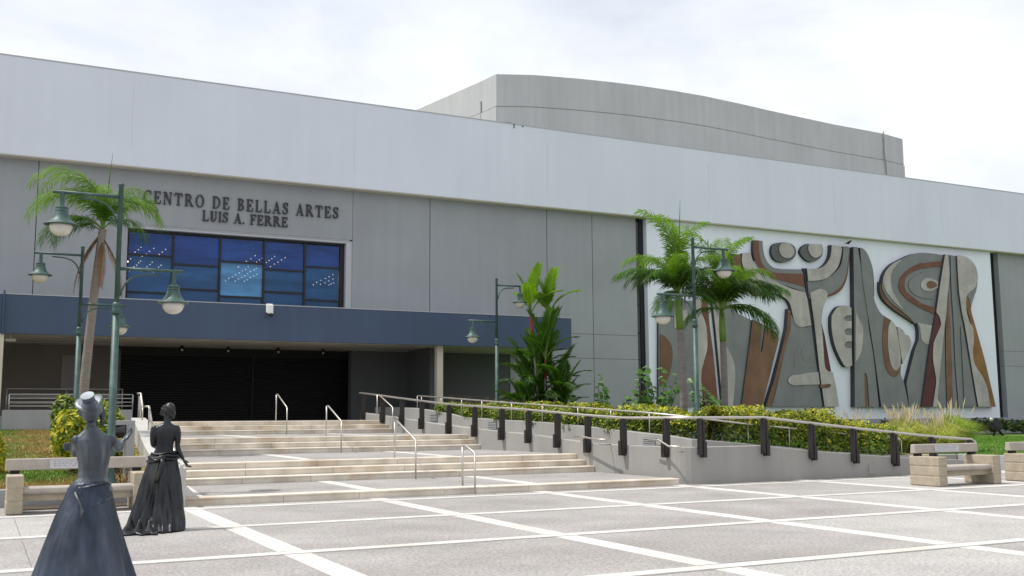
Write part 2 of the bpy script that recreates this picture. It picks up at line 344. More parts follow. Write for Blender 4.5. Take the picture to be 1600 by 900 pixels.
MURAL = [
('g',0.165,[(31.49,7.6,1),(33.77,7.7,1),(33.58,2.07,1),(31.33,2.07,1)]),
('o',0.199,[(31.52,5.84,1),(31.82,5.74),(32.17,5.37),(32.29,4.85),(32.17,4.11),(31.84,3.36),(31.44,3.14,1)]),
('b',0.190,[(32.45,6.84,1),(33.24,7.22),(33.31,6.95),(33.19,6.53),(33.02,6.22,1),(32.43,6.2,1)]),
('b',0.182,[(33.85,7.93,1),(34.25,7.87,1),(34.27,7.11),(34.51,6.5),(34.59,5.82),(34.56,5.13),(34.37,4.6),(34.17,4.06),(34.1,3.53),(34.13,3.08),(34.19,2.07,1),(33.65,2.07,1)]),
('r',0.173,[(34.16,7.87,1),(34.69,7.89,1),(34.76,6.51,1),(34.96,4.99,1),(35.21,2.07,1),(34.38,2.07,1),(34.14,3.16),(34.09,3.68),(34.25,4.29),(34.43,4.67),(34.59,5.13),(34.62,5.82),(34.52,6.58),(34.28,7.18)]),
('b',0.211,[(34.95,7.98,1),(35.57,7.85,1),(35.48,6.69),(35.56,5.77),(36.03,5.01),(36.32,4.4),(36.36,3.56),(36.14,2.07,1),(35.46,2.07,1),(35.16,5.91,1)]),
('g',0.157,[(35.51,7.7,1),(36,7.88,1),(36.75,7.13,1),(37.63,6.81,1),(36.74,2.07,1),(35.58,2.07,1)]),
('o',0.270,[(37.66,6.81,1),(38.33,6.61,1),(38.1,5.18),(38.16,5.07),(38.26,5.18),(38.56,6.51,1),(39.14,6.26),(39.38,6.02),(39.42,5.67),(39.17,5,1),(38.11,2.07,1),(36.68,2.07,1)]),
('g',0.165,[(38.2,6.65,1),(38.72,6.54,1),(38.41,4.99,1),(38.05,4.98,1)]),
('g',0.207,[(38.27,11.28,1),(38.6,11.29,1),(38.63,10.73),(38.83,10.21),(39.27,9.84),(40.01,9.78),(41.36,9.84,1),(41.49,9.59,1),(40.46,9.55,1),(39.22,9.54),(38.54,9.77),(38.3,10.17),(38.24,10.71)]),
('r',0.220,[(37.95,11.28,1),(38.33,11.29,1),(38.32,10.71),(38.47,10.06),(38.91,9.67),(39.4,9.54),(40.45,9.55),(41.5,9.58,1),(41.54,8.86,1),(39.62,9.16),(38.89,9.33),(38.34,9.75),(38,10.18),(37.91,10.68)]),
('g',0.199,[(38.04,10.16,1),(38.91,9.37,1),(39.63,9.16,1),(41.56,8.85,1),(41.62,8.53,1),(39.59,8.97,1),(38.75,9.24,1),(37.8,10.02,1)]),
('b',0.249,[(37.11,10.48,1),(37.67,10.57,1),(37.84,10.08),(38.27,9.62),(38.87,9.3),(39.58,8.98),(40.54,8.69),(41.57,8.52,1),(41.69,8.11,1),(41.9,6.66,1),(41.53,6.58),(41.06,6.54),(40.71,6.74),(40.53,7.27),(40.43,7.69),(40.19,8.04),(39.59,8.31),(38.83,8.46),(38.19,8.63),(37.72,9),(37.22,9.56),(37.05,10.03)]),
('o',0.194,[(36.4,10.43,1),(37.02,10.4,1),(37.12,9.62),(37.76,8.95),(38.5,8.34),(37.95,8.17),(37,8.91),(36.5,9.66)]),
('b',0.320,[(43.62,11.4,1),(44.25,11.36),(44.43,11.27,1),(44.35,10.85),(44.1,10.21),(43.66,9.75),(43.07,9.4),(42.41,9.24),(41.73,9.19,1),(41.68,9.88,1),(42.61,9.96),(43.11,10.21),(43.46,10.61),(43.6,11.05)]),
('g',0.257,[(44.57,11.38,1),(45,11.41,1),(45.08,11.28,1),(44.91,10.46),(44.71,9.69),(44.35,9.1),(43.87,8.72),(43.24,8.46,1),(42.58,8.33,1),(41.81,8.18,1),(41.73,9.21,1),(42.8,9.27,1),(43.63,9.63,1),(44.28,10.17),(44.54,10.87)]),
('r',0.241,[(45.13,11.33,1),(45.01,10.46),(44.81,9.57),(44.43,8.92),(43.92,8.55),(43.21,8.33,1),(43.17,8.49,1),(43.84,8.74),(44.32,9.14),(44.71,9.69),(44.9,10.46),(45.05,11.29,1)]),
('b',0.312,[(41.86,8.51,1),(42.55,8.76),(42.96,8.73),(43.15,8.48),(43.07,8.2),(42.87,7.91),(42.72,7.48),(42.58,6.67),(42.59,6.86,1),(42.65,6.05),(42.68,5.07),(42.7,4.56),(42.79,4.2),(43.01,4.06),(43.31,4,1),(43.5,3.21,1),(43.67,2.06,1),(42.58,2.06,1),(42.32,4.03,1),(42.08,6.68,1)]),
('d',0.228,[(42.7,6.77,1),(42.9,6.06,1),(43.26,4.06,1),(42.96,4.03),(42.8,4.3),(42.75,5.21),(42.71,6.05)]),
('o',0.325,[(42.29,3.28,1),(43.02,3.35),(43.11,3.26),(42.97,3.14),(42.47,3.1,1),(42.32,3.14,1)]),
('k',0.186,[(41.55,9.92,1),(41.8,9.93,1),(42,8.19,1),(42.2,6.79,1),(42.44,4.04,1),(42.72,2.06,1),(42.46,2.06,1),(42.19,4.04,1),(41.9,6.68,1)]),
('g',0.211,[(40.42,7.27,1),(40.59,7.02),(40.91,6.71),(41.41,6.52),(41.92,6.65,1),(42.22,4.04,1),(42.49,2.06,1),(38.81,2.07,1),(39.16,2.93,1),(39.93,5.27,1),(40.35,6.37,1)]),
('g',0.236,[(41.81,5.7),(41.34,5.59),(41.09,5.08),(41.21,4.73),(41.53,4.57),(41.92,4.74),(42.07,5.13)]),
('g',0.222,[(41.83,6,1),(41.36,5.85),(40.84,5.42),(40.6,4.91),(40.53,4.27,1),(42.12,4.29,1)]),
('b',0.257,[(42.26,4.02,1),(41.57,3.96),(40.89,3.86),(40.31,3.79),(40.03,3.59),(40.08,3.37),(40.36,3.25,1),(42.34,3.32,1)]),
('o',0.278,[(40.21,7.53,1),(40.39,7.38,1),(40.36,6.88,1),(40.28,6.36),(39.87,5.27,1),(39.07,2.93,1),(38.72,2.07,1),(38.35,2.07,1),(38.96,3.43,1),(39.61,5.13,1),(40.05,6.42,1)]),
('k2',0.186,[(39.79,11.27),(40.41,11.32),(40.88,11.17),(41.04,10.87),(40.9,10.52),(40.52,10.27),(39.97,10.16),(39.5,10.25),(39.25,10.54),(39.24,10.9),(39.43,11.16)]),
('b',0.236,[(39.81,11.12),(40.05,11.27),(40.45,11.29),(40.75,11.09),(40.86,10.82),(40.68,10.53),(40.32,10.41),(39.94,10.5),(39.75,10.78)]),
('k2',0.186,[(41.85,11.35,1),(43,11.4,1),(43.08,11.04),(42.9,10.65),(42.44,10.39),(42.03,10.32),(41.64,10.48),(41.34,10.83),(41.51,11.15)]),
('b',0.236,[(41.96,11.34,1),(42.93,11.38,1),(43.01,11.03),(42.82,10.73),(42.44,10.57),(42.09,10.69),(41.91,11.01)]),
('b',0.270,[(44.22,7.88),(44.63,7.88),(44.99,7.79,1),(44.99,7.35,1),(44.6,7.31),(44.37,7.14),(44.58,7),(44.97,7.01,1),(44.94,6.58,1),(44.55,6.55),(44.36,6.38),(44.53,6.18),(44.92,6.18,1),(44.9,5.82,1),(44.5,5.79),(44.34,5.62),(44.48,5.43),(44.87,5.42,1),(44.85,4.43,1),(44.55,4.34),(44.29,4.38),(44,4.75),(43.61,5.49),(43.4,6.4),(43.43,7.19),(43.49,7.32),(43.84,7.71)]),
('g',0.186,[(44.42,7.4,1),(45.1,7.42,1),(44.97,5.33,1),(44.47,5.32,1)]),
('b',0.337,[(45.18,7.65,1),(45.48,7.15),(45.64,6.71),(45.55,7.19),(45.76,6.6),(45.72,5.94),(45.56,5.27),(45.36,4.93),(45.06,4.61,1),(45.25,7.38,1)]),
('g',0.320,[(45.33,11.4,1),(45.67,11.41,1),(45.86,10.25,1),(46.03,9.2,1),(46.21,7.32,1),(46.25,6.61,1),(46.51,5.05,1),(46.76,2.04,1),(46,2.04,1),(45.95,3.61),(45.85,4),(45.72,3.95),(45.65,2.04,1),(44.86,2.04,1),(45.14,7.07,1)]),
('g',0.354,[(45.82,11.38,1),(46.09,11.32),(46.4,11.05),(46.66,10.5),(46.76,9.88),(46.75,9.11),(46.76,8.4),(46.95,7.94),(47.25,7.53),(47.58,7.37,1),(47.94,6.92,1),(48.57,5.92,1),(48.7,4.65,1),(48.61,4.02),(48.83,3.52,1),(48.9,3.27,1),(49.15,2.04,1),(46.91,2.04,1),(46.53,5.24,1),(46.26,6.99,1),(46.06,8.25,1),(45.9,9.48,1)]),
('o',0.270,[(45.74,4.05,1),(45.94,4.05,1),(46.05,2.04,1),(45.68,2.04,1)]),
('d',0.329,[(46.51,10.59,1),(46.71,10.45),(46.82,9.89),(46.83,9.24),(46.8,8.52,1),(46.62,8.51,1)]),
('o',0.379,[(47.54,7.36,1),(47.99,7.17,1),(48.01,7.14,1),(47.77,6.78),(47.67,6.02),(47.69,5.26),(47.83,4.51),(48.15,4.17),(48.61,4.46,1),(48.59,4.21),(48.31,3.89),(47.95,3.82),(47.62,4.01),(47.35,4.5),(47.24,5.38),(47.28,6.32),(47.45,7.15)]),
('b',0.396,[(48.01,7.17,1),(48.29,6.93),(48.39,6.75),(48.53,6.04,1),(48.65,4.97,1),(48.58,4.59),(48.4,4.27),(48.13,4.17),(47.83,4.51),(47.67,5.26),(47.67,6.02),(47.78,6.78)]),
('b',0.371,[(48.5,6.78,1),(48.78,6.72),(48.83,6.56,1),(48.95,6.63,1),(49.21,6.26,1),(49.37,6.31),(49.55,6.07),(49.6,5.82),(49.39,5.37),(49,4.85),(48.79,4.58,1),(48.62,5.73,1)]),
('g',0.249,[(51.07,11.44),(50.28,11.31),(49.41,10.99),(48.64,10.64),(48.03,10.21),(47.65,9.65),(47.55,9.16),(47.76,8.7),(48.22,8.24),(49.02,7.79),(49.66,7.43),(50.13,7.05),(50.3,7.07),(50.43,6.62),(50.39,6.07,1),(49.98,5.39,1),(49.16,3.43,1),(49.3,2.04,1),(51.16,2.04,1),(51.69,3.89,1),(52.67,6.96,1),(53.12,11.48,1),(52.78,11.41,1),(52.07,11.45),(51.12,11.44)]),
('b',0.278,[(49.31,10.92,1),(48.52,10.6),(47.91,10.11),(47.63,9.58),(47.7,9.11),(48.06,8.65),(48.6,8.19),(49.25,7.79,1),(48.82,8.32),(48.4,8.9),(48.26,9.5),(48.41,10.11),(48.85,10.56)]),
('o',0.207,[(47.45,9.46,1),(47.43,8.8),(47.78,8.28),(48.57,7.78),(49.53,7.34),(50.22,7.03,1),(49.87,7.47,1),(49.08,8.04,1),(48.13,8.54),(47.63,9.05)]),
('r',0.291,[(52.7,11,1),(51.72,10.89),(50.93,10.75),(50.97,10.82),(50.17,10.52),(49.47,10.11),(49.07,9.72),(48.9,9.29),(49.05,8.87),(49.68,8.42),(50.76,7.97),(50.89,7.93),(51.81,7.68,1),(51.98,8.07,1),(51.08,8.23),(50.78,8.28),(50.04,8.65),(49.49,8.99),(49.38,9.37),(49.53,9.81),(49.98,10.14),(50.94,10.45),(51.08,10.47),(51.78,10.59),(52.67,10.69,1)]),
('g',0.287,[(52.39,10.3,1),(51.5,10.26),(50.81,10.18),(50.93,10.16),(50.31,9.94),(49.86,9.64),(49.71,9.33),(49.9,8.98),(50.38,8.73),(50.44,8.71),(51.03,8.61),(51.82,8.62,1)]),
('b',0.312,[(52.25,9.73,1),(51.7,9.87),(51.18,9.86),(50.87,9.67),(50.74,9.39),(50.91,9.15),(51.29,9.06),(51.73,9.13),(52.22,9.34,1)]),
('o',0.329,[(52.05,9.6),(51.71,9.71),(51.4,9.67),(51.24,9.5),(51.29,9.32),(51.54,9.24),(51.89,9.32),(52.12,9.43)]),
('b',0.270,[(50.32,7.1,1),(51.57,6.97,1),(51.42,6.55,1),(51.24,5.83,1),(51.04,5.8),(50.8,5.9),(50.6,6.1),(50.53,6.52),(50.53,6.8)]),
('b',0.417,[(52.92,11.44,1),(53.14,11.43,1),(53.2,10.34,1),(52.95,9.15,1),(52.71,7.78,1),(52.49,6.94,1),(52.2,5.71,1),(51.79,3.89,1),(51.43,2.04,1),(51.07,2.04,1),(51.34,2.98),(51.49,3.58),(51.43,4.12),(51.33,4.78),(51.36,5.39),(51.48,5.94),(51.83,6.49),(52.12,6.93),(52.18,7.15),(52.08,7.51),(51.82,7.78,1),(52.22,9.24,1),(52.81,11.19,1)]),
('d',0.375,[(51.84,7.7,1),(52.13,7.53),(52.25,7.15),(52.19,6.93),(51.89,6.5),(51.55,5.94),(51.42,5.39),(51.4,4.79),(51.49,4.13),(51.55,3.59),(51.4,2.99),(51.12,2.04,1),(50.19,2.04,1),(50.76,4.18,1),(51.24,5.99,1)]),
('g',0.228,[(53.15,11.48,1),(53.8,11.45,1),(54.9,11.04,1),(54.37,7.02,1),(55.24,2.04,1),(51.52,2.04,1)]),
('o',0.291,[(53.15,9.17,1),(53.13,8.06,1),(53.12,6.97,1),(53.08,4.52,1),(52.96,2.04,1),(52.46,2.04,1),(52.55,4.51,1),(52.72,6.96,1),(52.96,8.17,1)]),
('g',0.291,[(53.51,11.41,1),(53.72,11.44,1),(53.69,9.7,1),(53.73,8.14,1),(53.78,6.99,1),(53.75,4.53,1),(53.77,2.04,1),(53.45,2.04,1),(53.38,4.52,1),(53.44,6.98,1),(53.42,8.44,1),(53.43,10,1)]),
('g',0.278,[(54.06,7,1),(54.22,7.01,1),(55.05,2.04,1),(54,2.04,1)]),
('b',0.337,[(54.03,11.42,1),(54.26,11.47),(54.8,11.43),(55.32,11.21),(55.7,10.82),(55.81,10.32),(55.75,9.87),(55.45,9.47),(55.01,9.2),(54.72,8.93),(54.59,8.49),(54.66,7.74),(54.88,7.19),(55.07,7.03),(55.12,6.29),(54.97,5.48),(55,4.86),(55.27,4.37),(55.68,3.94),(56.07,3.2),(56.26,2.04,1),(55.15,2.04,1),(54.92,3.44,1),(54.66,5.1,1),(54.38,7.01,1),(54.16,7.97,1),(54.03,9.21,1),(54.02,10.21,1)]),
('y',0.270,[(55.24,9.28,1),(54.75,8.88,1),(54.63,8.5,1),(55.04,7.04,1),(54.94,4.86,1),(55.66,3.82,1),(56.23,2.04,1),(56.83,2.04,1),(56.05,5.07,1),(55.42,7.05,1),(55.23,7.58),(55.09,8.14),(55.17,8.52,1)]),
('g',0.295,[(55.82,9.85,1),(55.65,9.33),(55.26,8.65),(55.08,8.2,1),(54.94,8.76,1),(54.77,8.94,1),(55.07,9.21),(55.5,9.48)]),
]
# ------------------------------------------------------------------ ground and plaza
def structure(name, mb, mats, smooth=False):
    return tag(mb.build(name, mats, None, smooth), kind='structure')
structure('ground', MB().add([(-900,-900,-.06),(900,-900,-.06),(900,900,-.06),(-900,900,-.06)], [(0,1,2,3)]), gravelg)
plaza = structure('plaza', MB().box(-32, 64, -6, 22.0, -.055, -.022), aggL)
GX, GY, SX, SY, BW = 3.544, 16.345, 3.765, 3.489, .165
bx = [GX+SX*i for i in range(-6, 15)]; by = [GY-SY*j for j in range(-1, 6)][::-1]
def on_screen(x, y):
    d = Vector((x, y, 0))-Vector((0, 0, 1.65)); z = d.dot(f_)
    return z > 1.5 and abs(d.dot(r_)/z) < .62 and d.dot(u_)/z > -.34
pan = [agg, aggL]
for i in range(len(bx)-1):
    for j in range(len(by)):
        y0 = by[j]+BW; y1 = by[j+1]-BW if j+1 < len(by) else 21.95
        if j+1 == len(by): y0, y1 = by[j]+BW, 21.95
        x0, x1 = bx[i]+BW, bx[i+1]-BW
        if y1-y0 < .3: continue
        if not any(on_screen(x, y) for x in (x0, x1, (x0+x1)/2) for y in (y0, y1)): continue
        dz = U(-.003, .001)
        for a, b in (((x0, .62), (.62, x1)) if x0 < .62 < x1 else ((x0, x1),)):
            MB().box(a+.006, b-.006, y0+.006, y1-.006, -.03, -.004+dz).build('paving_panel', agg if (i*7+j*3) % 5 else aggL, plaza)
for x in bx:
    ys = [y for y in by if -3 < y < 21] + [21.95]
    for a, b in zip(ys[:-1], ys[1:]):
        if on_screen(x, (a+b)/2) or on_screen(x, b): MB().box(x-BW, x+BW, a+BW, b-BW if b < 21.9 else b, -.03, 0).build('pavement_band', bandm, plaza)
for y in by:
    if y < 0: continue
    for a, b in zip(bx[:-1], bx[1:]):
        if on_screen((a+b)/2, y) or on_screen(a, y) or on_screen(b, y): MB().box(a-BW, b-BW-.008, y-BW*.72, y+BW*.72, -.03, .002).build('pavement_band', bandm, plaza)

# lawns
MB().box(.75, 3.1, 21.12, 21.97, -.03, .012).build('dark_strip', soil, plaza)  # dark strip added on the ground behind the left bench
def sheet(name, mats, X, Y, zf):
    mb = MB(); nx, ny = len(X), len(Y)
    mb.add([(x, y, zf(x, y)) for y in Y for x in X], [(j*nx+i, j*nx+i+1, (j+1)*nx+i+1, (j+1)*nx+i) for j in range(ny-1) for i in range(nx-1)])
    return structure(name, mb, mats, True)
def zleft(x, y): return .30+.95*max(0, min(1, (y-22.1)/16.5))
def zright(x, y):
    t = max(0, min(1, (23.5-x)/6)); s = max(0, min(1, (y-23)/14))
    return .38+.5*t+.75*t*s+.04*math.sin(x*.8)*math.sin(y*.6)
mb = MB(); Yl = np.linspace(22.1, 39.75, 40); ul = np.linspace(0, 1, 40)**.6
mb.add([(-20+u*(23.32+(y-20.45)*.0915-.15), y, zleft(0, y)) for y in Yl for u in ul], [(j*40+i, j*40+i+1, (j+1)*40+i+1, (j+1)*40+i) for j in range(39) for i in range(39)])
structure('lawn', mb, [drym], True)
sheet('lawn', [grassm], np.linspace(18.6, 80, 80), np.linspace(22.45, 45, 40), zright)
sheet('lawn', [grassm], np.linspace(26.82, 80, 60), np.linspace(20.85, 22.45, 5), zright)
def grass(name, mats, n, samp, zf, h):
    mb = MB()
    for _ in range(n):
        x, y = samp(); z = zf(x, y); a = U(0, PI); hh = h*U(.5, 1.3); w = .012+.006*hh/h; lx, ly = U(-.04, .04), U(-.04, .04)
        dx, dy = math.cos(a)*w, math.sin(a)*w
        mb.add([(x-dx, y-dy, z-.01), (x+dx, y+dy, z-.01), (x+lx, y+ly, z+hh)], [(0, 1, 2)])
    o = mb.build(name, mats); tag(o, kind='stuff'); return o
tag(grass('grass', [bladeD], 22000, lambda: (U(-1.5, 3.1), 22.15+17.4*random.random()**1.3), zleft, .06), 'patchy half dry grass on the left bank behind the bench', 'grass')
tag(grass('grass', [blade], 26000, lambda: (U(27, 50), 20.95+18*random.random()), zright, .09), 'bright green mown grass behind the low wall on the right', 'grass')

# ------------------------------------------------------------------ arts centre
B = thing('arts_centre', (30, 45, 0), 'long grey concrete arts centre with white parapet band, relief mural and entrance canopy', 'building')
def bpart(name, mb, mats, smooth=False, parent=B, bevel=0): return mb.build(name, mats, parent, smooth, bevel=bevel)
# body behind the facade
bpart('rear_block', MB().box(-25, 78, 47.6, 75, 0, 15.6), grey)
# gray wall panels with recessed joints
J = .018
def panel(x0, x1, z0, z1, jl=1, jr=1, jb=0, jt=0): return bpart('wall_panel', MB().box(x0+J*jl, x1-J*jr, 45.0, 45.4, z0+J*jb, z1-J*jt), grey)
bpart('joint_backing', MB().box(-25, 5.1, 45.04, 45.45, 4.7, 11.99), greyD); bpart('joint_backing', MB().box(14.87, 30.33, 45.04, 45.45, 0, 11.99), greyD); bpart('joint_backing', MB().box(58.52, 78, 45.04, 45.45, 0, 11.99), greyD)
panel(-12, 1.67, 4.62, 12, 1, 1); panel(1.67, 5.14, 4.62, 9.67, 1, 0); panel(1.67, 14.85, 9.67, 12, 1, 1)
panel(14.85, 18.66, 4.62, 12, 0, 1); panel(18.66, 25.0, 5.75, 12); panel(25.0, 27.66, 5.75, 12); panel(27.66, 30.35, 5.75, 12, 1, 0)
panel(18.66, 22.9, 4.62, 5.75, 1, 0); panel(22.9, 27.66, 4.5, 5.75, 0, 1, 1, 1); panel(27.66, 30.35, 4.5, 5.75, 1, 0, 1, 1)
panel(22.9, 27.66, 0, 4.5, 0, 1); panel(27.66, 30.35, 0, 4.5, 1, 0)
panel(58.5, 67, 5.61, 12, 0, 1); panel(58.5, 67, 4.63, 5.61, 0, 1, 1, 1); panel(58.5, 67, 1.35, 4.63, 0, 1)
panel(67, 78, 5.61, 12); panel(67, 78, 4.63, 5.61, 1, 1, 1, 1); panel(67, 78, 1.35, 4.63)
bpart('plinth', MB().box(30.9, 78, 44.78, 45.6, -.02, 1.36), grey)
# parapet
P0 = 44.5
JX = [5.09, 14.72, 24.79, 34.86, 43.97, 52.92, 62.5, 72]
par = MB().box(-25, 78, P0, 46.2, 15.33, 15.98).box(-25, 78, P0, 46.2, 12.0, 12.66).box(-25, 78, P0+.012, 46.1, 12.66, 15.33)
xs = [-25]+JX+[78]
for a, b in zip(xs[:-1], xs[1:]): par.box(a+(.014 if a > -25 else 0), b-(.014 if b < 78 else 0), P0, P0+.012, 12.66, 15.33)
bpart('parapet', par, white)
bpart('parapet_cap', MB().box(-25, 78, P0-.015, 46.25, 15.98, 16.03), jointW)
bpart('parapet_soffit', MB().box(-25, 78, P0+.03, 45.0, 11.955, 12.0), soffit_m)
bpart('roof', MB().box(-25, 78, 46.2, 70, 15.4, 15.55), grey)
cb = MB()
cb.tube([(22.35, 44.9, 16.04), (22.5, 44.7, 16.09), (22.75, 44.55, 16.06), (22.95, 44.47, 15.95), (22.9, 44.46, 15.8)], .025, 6)
cb.tube([(23.4, 44.6, 16.03), (23.42, 44.48, 15.93)], .04, 6)
bpart('loose_cable', cb, greyD, True)
# stage tower
tp = [(26.3, 75.0), (27.53, 69.2), (29.0, 61.1), (29.26, 59.3), (31.6, 58.35), (34.4, 57.75), (37, 57.35), (39.2, 57.15), (42, 57.05), (44.6, 57.1), (47.8, 57.4), (51, 57.8), (54.5, 58.15), (58, 58.5), (63.6, 58.75), (66.4, 59.3), (66.9, 75)]
def tower(z0, z1, off=0.0):
    c = Vector((47, 70)); mb = MB(); q = []
    for x, y in tp:
        v = Vector((x, y))-c; q.append(tuple(c+v*(1+off/v.length)))
    n = len(q); mb.add([(x, y, z0) for x, y in q]+[(x, y, z1) for x, y in q], [(i, (i+1) % n, n+(i+1) % n, n+i) for i in range(n)]+[tuple(range(n)), tuple(range(2*n-1, n-1, -1))])
    return mb
bpart('tower_lower', tower(15, 21.78, .06), tower_m); bpart('tower_joint', tower(21.78, 21.83, -.03), jointG); bpart('tower_upper', tower(21.84, 24), tower_m)
bpart('lightning_conductor', MB().tube([(63.7, 58.62, 15.5), (63.65, 58.62, 21.5), (63.55, 58.65, 22.2), (63.6, 58.67, 24.15)], .045, 6), jointG)
bpart('tower_side_groove', MB().tube([(28.97, 61.05, 19), (28.97, 61.05, 22.6)], .04, 6), jointG)
# slits beside the mural
for x0, x1, yg in ((30.35, 30.93, 45.22), (57.58, 58.5, 45.42)):
    s = bpart('slit_window', MB().box(x0-.01, x1+.0, yg, yg+.1, 0.0, 12), blackg)
    fr = MB()
    for z in (2.2, 3.6, 4.5, 5.9, 7.4, 8.9, 10.4): fr.box(x0, x1, yg-.04, yg, z-.035, z+.035)
    fr.box(x1-.25, x1, yg-.05, yg-.001, 0, 12)
    fr.build('frame', frame_m, s)
bpart('slit_reveal', MB().box(58.5, 58.6, 45.38, 46.1, 1.37, 12), grey)
# main window -------------------------------------------------------
bpart('window_lintel', MB().box(5.14, 14.85, 45.06, 45.5, 9.51, 9.62).box(5.14, 14.72, 45.03, 45.5, 9.62, 9.67), jointW)
bpart('window_jamb', MB().box(14.56, 14.85, 45.05, 46.3, 6.0, 9.51), jointW)
bpart('window_sill', MB().box(5.1, 14.9, 45.03, 46.3, 5.7, 6.35), grey)
win = bpart('window', MB().box(5.14, 5.2, 45.3, 45.42, 6.35, 9.5).box(14.36, 14.56, 45.3, 45.42, 6.35, 9.5).box(5.2, 14.36, 45.3, 45.42, 9.42, 9.5), frame_m)
cx = [5.2, 7.02, 8.98, 10.88, 12.72, 14.36]
# transoms per bay (heights at the facade plane)
tr = [[8.44, 6.86], [8.13, 7.08], [8.37, 6.85], [8.14, 7.14], [8.37, 6.86]]
zb, zt = 6.36, 9.42
for i in range(5):
    fr = MB(); x0, x1 = cx[i], cx[i+1]
    if i: fr.box(x0-.045, x0+.045, 45.28, 45.43, zb, zt)
    zs = [zt]+tr[i]+[zb]
    for z in tr[i]: fr.box(x0+.046, x1-.046, 45.3, 45.42, z-.04, z+.04)
    fr.build('mullion', frame_m, win)
    for k in range(3):
        g = g_top if k == 0 else g_mid
        if i == 2 and k == 1: g = g_lit
        MB().box(x0+.046, x1-.046, 45.35, 45.365, zs[k+1]+.041, zs[k]-.041).build('pane', g, win)
bpart('lobby_interior', MB().box(5.0, 14.9, 50.5, 50.6, 4.7, 11).box(4.9, 5.0, 45.45, 50.6, 4.7, 11).box(14.9, 15.0, 46.3, 50.6, 4.7, 11).box(4.9, 15, 45.45, 50.6, 11, 11.1).box(4.9, 15, 46.3, 50.6, 4.6, 4.7), roomm)
bpart('lobby_curtain', MB().box(5.02, 5.10, 45.5, 46.6, 6.3, 9.3).prism([(11.2, 6.36), (14.3, 6.36), (14.3, 6.9), (13.0, 6.75)], 45.9, 46.0), roomr)
def string(x0, z0, x1, z1, n, y0=45.75, r=.027):
    mb = MB()
    n = max(3, int(n*.62))
    for k in range(n):
        t = k/(n-1); mb.ball((x0+(x1-x0)*t+U(-.02, .02), y0+.5*t, z0+(z1-z0)*t+U(-.015, .015)), r, 4)
    return mb
def wx(u): return 5.14+(u-70)*(14.55-5.14)/(1350-70)
def wz(u, v): return 9.5-(v-(370+(u-70)*.068))/130.0
st = [(105,505,168,455,8),(165,515,235,462,8),(245,515,300,468,7),(62,568,110,520,7),(100,595,168,530,10),(165,595,232,540,9),(228,600,282,555,7),(66,625,84,610,3),
      (760,548,826,505,6),(822,552,888,508,7),(866,565,950,512,9),(884,592,1012,518,10),(642,657,790,572,14),(697,660,840,580,13),(752,662,840,615,9),(710,580,728,570,3),(1172,688,1320,625,10),(1222,690,1322,650,8),(1272,692,1325,676,5)]
strings = thing('ceiling_light_strings', (9.8, 45.8, 7), 'strings of small warm bulbs glowing behind the blue window glass', 'light strings')
for a in st:
    string(wx(a[0]), wz(a[0], a[1]), wx(a[2]), wz(a[2], a[3]), a[4]).build('bulb_string', bulbm, strings, True)
# canopy ------------------------------------------------------------
can = bpart('canopy', MB().box(.62, 23.43, 40.0, 40.25, 4.60, 5.97).box(-20, .58, 40.0, 40.25, 4.60, 5.97).box(23.2, 23.43, 40.25, 44.95, 4.60, 5.95), navy)
MB().box(-20, 23.4, 40.02, 44.98, 5.70, 5.80).build('canopy_deck', grey, can)
MB().box(-20, 23.45, 39.985, 40.27, 5.97, 6.0).build('canopy_flashing', jointW, can)
sf = MB().box(-20, 23.2, 40.25, 41.1, 4.62, 4.7).box(-20, 23.2, 41.1, 47.4, 4.66, 4.72)
sf.build('soffit', soffit_m, can)
MB().tube([(.6, 39.96, 4.55), (.6, 39.96, 5.9), (.6, 39.99, 6.1)], .035, 8).build('downpipe', navy, can)
for x in (2.9, 5.55, 8.3, 10.8, 13.6, 16.2): MB().box(x-.35, x+.35, 41.25, 41.6, 4.64, 4.665).build('soffit_slot', greyD, can)
# recess
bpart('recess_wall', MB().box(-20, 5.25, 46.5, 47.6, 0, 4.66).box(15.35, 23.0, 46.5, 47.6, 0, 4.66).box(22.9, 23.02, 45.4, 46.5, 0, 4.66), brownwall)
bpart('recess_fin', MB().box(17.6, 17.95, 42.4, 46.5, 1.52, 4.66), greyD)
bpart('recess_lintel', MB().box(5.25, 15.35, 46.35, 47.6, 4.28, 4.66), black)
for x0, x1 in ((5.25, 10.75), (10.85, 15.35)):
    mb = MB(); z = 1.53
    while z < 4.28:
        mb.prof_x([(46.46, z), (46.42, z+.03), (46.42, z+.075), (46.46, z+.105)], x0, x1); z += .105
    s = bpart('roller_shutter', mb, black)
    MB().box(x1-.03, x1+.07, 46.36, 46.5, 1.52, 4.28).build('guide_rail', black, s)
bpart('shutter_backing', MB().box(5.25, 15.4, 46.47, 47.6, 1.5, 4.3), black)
bpart('column', MB().box(17.1, 17.38, 40.4, 40.68, 1.4, 4.62), soffit_m, bevel=.015)
bpart('column', MB().box(.1, .66, 40.02, 40.5, 0, 4.60), soffit_m, bevel=.015)
bpart('column_base', MB().box(.0, .85, 39.9, 40.6, 0, 1.75), wallg)
